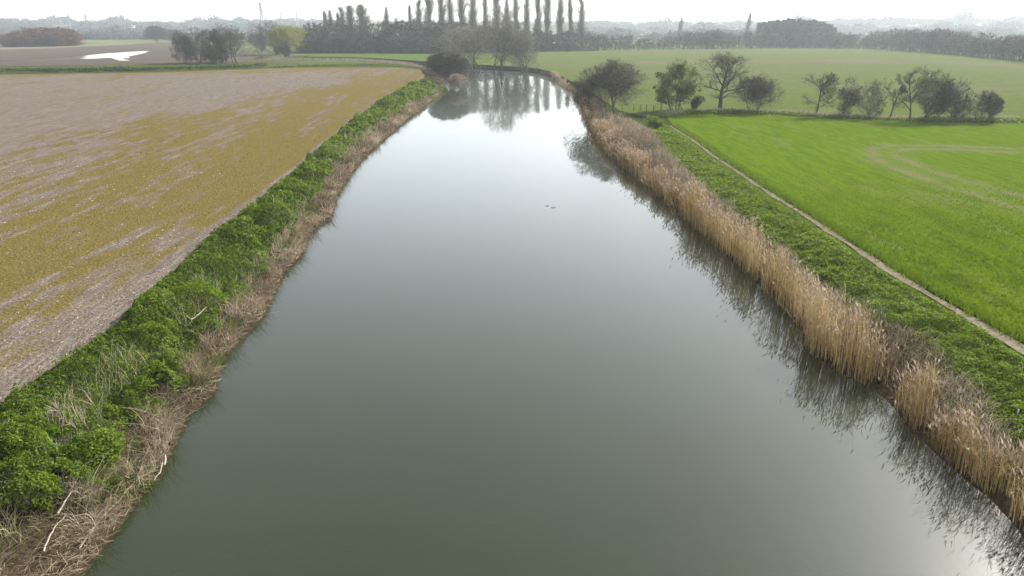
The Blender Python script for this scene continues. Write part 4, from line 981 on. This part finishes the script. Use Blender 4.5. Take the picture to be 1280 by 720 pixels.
def sticks(name, label, cat, chains, r, parent_px, zb, group=None, part='branch'):
    """bleached wood: each chain is a list of photo pixels with heights above the bank"""
    c = P(*parent_px, zb); z0 = float(max(hgt(c[:1], c[1:])[0], 0)); acc = Acc(); rng = np.random.default_rng(len(label))
    for j, ch in enumerate(chains):
        q = np.array([list(P(x, y, zb)) + [h] for x, y, h in ch]); q = np.c_[q[:, :2] - c, q[:, 2]]
        s = np.linspace(0, len(q) - 1, 9); pts = np.stack([np.interp(s, np.arange(len(q)), q[:, k]) for k in range(3)], 1) + rng.normal(0, r * .5, (9, 3))
        tubes(pts[None], np.linspace(r, r * .35, 9)[None] * (1 if j == 0 else .7), 6, np.array([.6]), acc)
    o = link(name, acc.mesh(name, M['deadwood'], True), None, (c[0], c[1], z0)); tag(o, label, cat, group); return o
G6 = 'bleached driftwood sticks on the left bank'
sticks('driftwood', 'curved bleached branch hooking over the litter at the water edge', 'branch', [[(206, 582, .25), (208, 575, .35), (206, 570, .3), (200, 590, .2), (192, 598, .12)], [(203, 570, .3), (199, 567, .4)]], .035, (205, 580), .2, G6)
sticks('driftwood', 'forked bleached branch lying below the large green bush', 'branch', [[(72, 640, .2), (84, 625, .3), (92, 612, .35), (100, 603, .4)], [(80, 630, .3), (94, 618, .4), (96, 605, .5)]], .035, (84, 625), .8, G6)
sticks('driftwood', 'slender pale branch lying across the dry litter in the lower left corner', 'branch', [[(56, 692, .12), (62, 675, .2), (72, 664, .25), (84, 652, .3)]], .03, (68, 670), .5, G6)
sticks('driftwood', 'long pale pole of drift lying along the waterline at the lower left', 'branch', [[(100, 690, .05), (125, 655, .10), (150, 630, .12), (172, 606, .15), (196, 594, .2)]], .03, (140, 640), .1, G6)
sticks('driftwood', 'short pale stick lying in the greenery beside the small dark bush', 'branch', [[(240, 406, .55), (250, 400, .6), (259, 392, .65)]], .03, (250, 400), 1., G6)
def stalk_clump(label, px, py, seed, n, H, R_):
    rng = np.random.default_rng(seed); c = P(px, py, 1.1)
    o = thing('stalk_clump', label, 'dead stalks', (c[0], c[1], float(hgt(c[:1], c[1:])[0]) - .03), 'clumps of dead stalks on the left bank')
    for k in range(n):
        acc = Acc(); P0 = np.c_[rng.normal(0, R_, (1, 2)), np.zeros(1)]
        pts, rad = branches(rng, P0, np.c_[rng.normal(0, .28, (1, 2)), np.ones(1)], H * rng.uniform(.6, 1.1, 1), np.full(1, .018), 6, .10, 0, .3); tubes(pts, rad, 5, rng.random(1), acc)
        p, d, r, i, t = offshoots(rng, pts, rad, 4, .4, .95, .4, 1.); b, br = branches(rng, p, d, rng.uniform(.15, .5, len(p)), np.full(len(p), .009), 4, .15, .1, .4); tubes(b, br, 4, rng.random(len(p)), acc)
        link('stalk', acc.mesh('stalk', M['deadwood']), o)
    return o
stalk_clump('tall pale bare stalks standing in a dark hollow of the green bank', 76, 545, 1, 9, 1.6, .28)
stalk_clump('pale branching stalks just right of the tall stalks in the hollow', 106, 540, 2, 6, 1.4, .25)
stalk_clump('sparse bare stalks between the tall stalks and the yellow-green bush', 55, 585, 3, 6, 1.1, .25)
q = P(1270, 524, 1.3); me = mesh('marker_post', *(lambda a: (np.vstack(a.V), np.vstack(a.Q)))((lambda a: (tubes(np.array([[[0, 0, -.1], [0, 0, .2], [.005, 0, .42], [.005, 0, .43]]]), np.array([[.02, .02, .02, .002]]), 8, np.array([.5]), a), a)[1])(Acc())), M['white'])
tag(link('marker_post', me, None, (q[0], q[1], 1.3)), 'thin white marker stake in the herbs at the right edge', 'stake')
for (px, py, L, lab) in ((684, 257.5, .34, 'short dark stick floating on the left of the two on the open river'), (691.5, 259.5, .45, 'longer dark stick floating just right of the short one on the open river')):
    a = Acc(); q = P(px, py, 0); s = np.linspace(-.5, .5, 6); tubes(np.stack([s * L, .05 * np.sin(s * 5), .03 + .02 * np.cos(s * 6)], 1)[None], np.array([[.01, .018, .02, .02, .018, .01]]), 6, np.array([.1]), a)
    tag(link('floating_stick', a.mesh('floating_stick', M['bark'], True), None, (q[0], q[1], 0)), lab, 'stick', 'sticks floating on the river')
# stakes of a wire fence at the corner of the pasture
def box(acc, x0, x1, y0, y1, z0, z1):
    V = np.array([[x, y, z] for z in (z0, z1) for x, y in ((x0, y0), (x1, y0), (x1, y1), (x0, y1))], float)
    acc.add(V, np.array([[3, 2, 1, 0], [4, 5, 6, 7], [0, 1, 5, 4], [1, 2, 6, 5], [2, 3, 7, 6], [3, 0, 4, 7]]))
fp = PL([(792, 138.5), (800, 138.7), (808, 138.9), (817, 139.2), (826, 139.6)], ZF)
fo = thing('wire_fence', 'low post and wire fence between the hawthorn and the green tree', 'fence', (fp[0][0], fp[0][1], ZF))
for x, y in fp - fp[0]:
    a = Acc(); box(a, x - .06, x + .06, y - .06, y + .06, -.1, 1.15); link('post', a.mesh('post', M['post']), fo)
a = Acc()
for h in (.5, .9):
    w = np.c_[fp - fp[0] + np.array([0, -.075]), np.full(len(fp), h)]; tubes(w[None], np.full((1, len(fp)), .012), 4, np.array([.5]), a)
link('wire', a.mesh('wire', M['steel']), fo)

# pylons ----------------------------------------------------------------
def bar(acc, a, b, w):
    a, b = np.array(a, float), np.array(b, float); tubes(np.stack([a, b])[None], np.full((1, 2), w), 4, np.array([.5]), acc)
def pylon(label, px, ty, D, H, th=.22):
    X = (px - 640) / F * (D * CP + 5); zt = z_at(ty, D); o = thing('pylon', label, 'pylon', (X, D, zt - H), 'electricity pylons on the horizon')
    t = Acc(); w = lambda z: .5 * np.interp(z, [0, .6 * H, .92 * H, H], [.17 * H, .05 * H, .03 * H, .004 * H])
    zs = np.array([0, .18, .33, .46, .56, .65, .73, .81, .89, .95, 1.]) * H
    for k in range(len(zs) - 1):
        for sx, sy in ((1, 1), (1, -1), (-1, 1), (-1, -1)):
            bar(t, (sx * w(zs[k]), sy * w(zs[k]), zs[k]), (sx * w(zs[k + 1]), sy * w(zs[k + 1]), zs[k + 1]), th)
        for sy in (1, -1):
            bar(t, (-w(zs[k]), sy * w(zs[k]), zs[k]), (w(zs[k + 1]), sy * w(zs[k + 1]), zs[k + 1]), th * .6); bar(t, (w(zs[k]), sy * w(zs[k]), zs[k]), (-w(zs[k + 1]), sy * w(zs[k + 1]), zs[k + 1]), th * .6)
    link('tower', t.mesh('tower', M['steel']), o)
    for zc, l in ((.66, .13), (.78, .17), (.90, .12)):
        a = Acc()
        for s in (1, -1):
            for sy in (.5, -.5):
                bar(a, (s * w(zc * H), sy, zc * H), (s * l * H, 0, zc * H + .01 * H), th); bar(a, (s * w(zc * H), sy, zc * H + .04 * H), (s * l * H, 0, zc * H + .012 * H), th * .8)
            bar(a, (s * l * H, 0, zc * H + .01 * H), (s * l * H, 0, zc * H - .05 * H), th * .5)
        link('cross_arm', a.mesh('cross_arm', M['steel']), o)
pylon('nearest and largest lattice pylon above the trees left of the poplars', 330, 1, 900, 46, .26)
pylon('small hazy pylon midway between the largest pylon and the next right', 353.5, 13.5, 1500, 46, .28)
pylon('small hazy pylon right of the yellow willow, last on the right', 373, 12, 1450, 46, .28)
pylon('faint pylon rising behind the right end of the reddish scrub', 90, 17.5, 1500, 44, .45)
pylon('faintest pylon just right of the one behind the reddish scrub', 110.5, 17, 1650, 44, .42)
# a white farmhouse far off
D = 1500; X = (164 - 640) / F * (D * CP + 5); zb = z_at(37.2, D)
zb = float(hills(np.array([X]), np.array([D]))[0]) + 1.3
ho = thing('white_house', 'tiny white house in the hazy fields right of the reddish scrub', 'house', (X, D, zb))
a = Acc(); box(a, -9, 9, -4, 4, -1, 6); link('wall', a.mesh('wall', M['white']), ho)
a = Acc(); V = np.array([[-9.4, -4.4, 6.01], [9.4, -4.4, 6.01], [9.4, 4.4, 6.01], [-9.4, 4.4, 6.01], [-9.4, 0, 9], [9.4, 0, 9]]); a.add(V, np.array([[0, 1, 5, 4], [2, 3, 4, 5], [3, 2, 1, 0]]), np.array([[1, 2, 5], [3, 0, 4]])); link('roof', a.mesh('roof', M['slate']), ho)
for x in (-6, -2, 2, 6):
    a = Acc(); box(a, x - .7, x + .7, -4.06, -4.01, 3.4, 5); link('window', a.mesh('window', M['glass']), ho)

# ------------------------------------------------------------------ haze, sun, sky
a = Acc(); box(a, -4400, 4400, -700, 4400, -3.2, 75); hz = link('haze', a.mesh('haze', None)); tag(hz, kind='stuff')
HD = 0.00018
m, nt, out = nodes('haze_air'); v = nt.nodes.new('ShaderNodeVolumePrincipled'); v.inputs['Color'].default_value = (.84, .93, 1, 1); v.inputs['Density'].default_value = HD; v.inputs['Anisotropy'].default_value = .35
nt.links.new(v.outputs[0], out.inputs['Volume']); hz.data.materials.clear(); hz.data.materials.append(m)

SUN_EL, SUN_AZ = 35., 46.
d = Vector((math.sin(R(SUN_AZ)) * math.cos(R(SUN_EL)), math.cos(R(SUN_AZ)) * math.cos(R(SUN_EL)), math.sin(R(SUN_EL))))
sl = bpy.data.lights.new('sun', 'SUN'); sl.energy = 5.0; sl.angle = R(.53); sl.color = (1, .95, .86)
so = bpy.data.objects.new('sun', sl); C.objects.link(so); so.rotation_euler = d.to_track_quat('Z', 'Y').to_euler(); so.location = (60, 60, 120)
w = bpy.data.worlds.new('World'); sc.world = w; w.use_nodes = True; nt = w.node_tree
sky = nt.nodes.new('ShaderNodeTexSky'); sky.sky_type = 'NISHITA'; sky.sun_disc = False; sky.sun_elevation = R(SUN_EL); sky.sun_rotation = R(SUN_AZ)
sky.altitude = 20; sky.air_density = 1.1; sky.dust_density = 1.7; sky.ozone_density = 1.0
bg = nt.nodes['Background']; bg.inputs['Strength'].default_value = .15; hs = nt.nodes.new('ShaderNodeHueSaturation'); hs.inputs['Saturation'].default_value = .32
nt.links.new(sky.outputs[0], hs.inputs['Color']); nt.links.new(mixc(nt, 1.0, hs.outputs[0], (.98, 1.0, 1.02), 'MULTIPLY'), bg.inputs[0])

sc.render.engine = 'CYCLES'
cy = sc.cycles; cy.max_bounces = 6; cy.diffuse_bounces = 2; cy.glossy_bounces = 2; cy.transmission_bounces = 3; cy.volume_bounces = 1; cy.transparent_max_bounces = 4
cy.use_denoising = True; cy.caustics_reflective = False; cy.caustics_refractive = False
sc.view_settings.view_transform = 'Standard'; sc.view_settings.look = 'None'; sc.view_settings.exposure = 1.3; sc.view_settings.gamma = 1
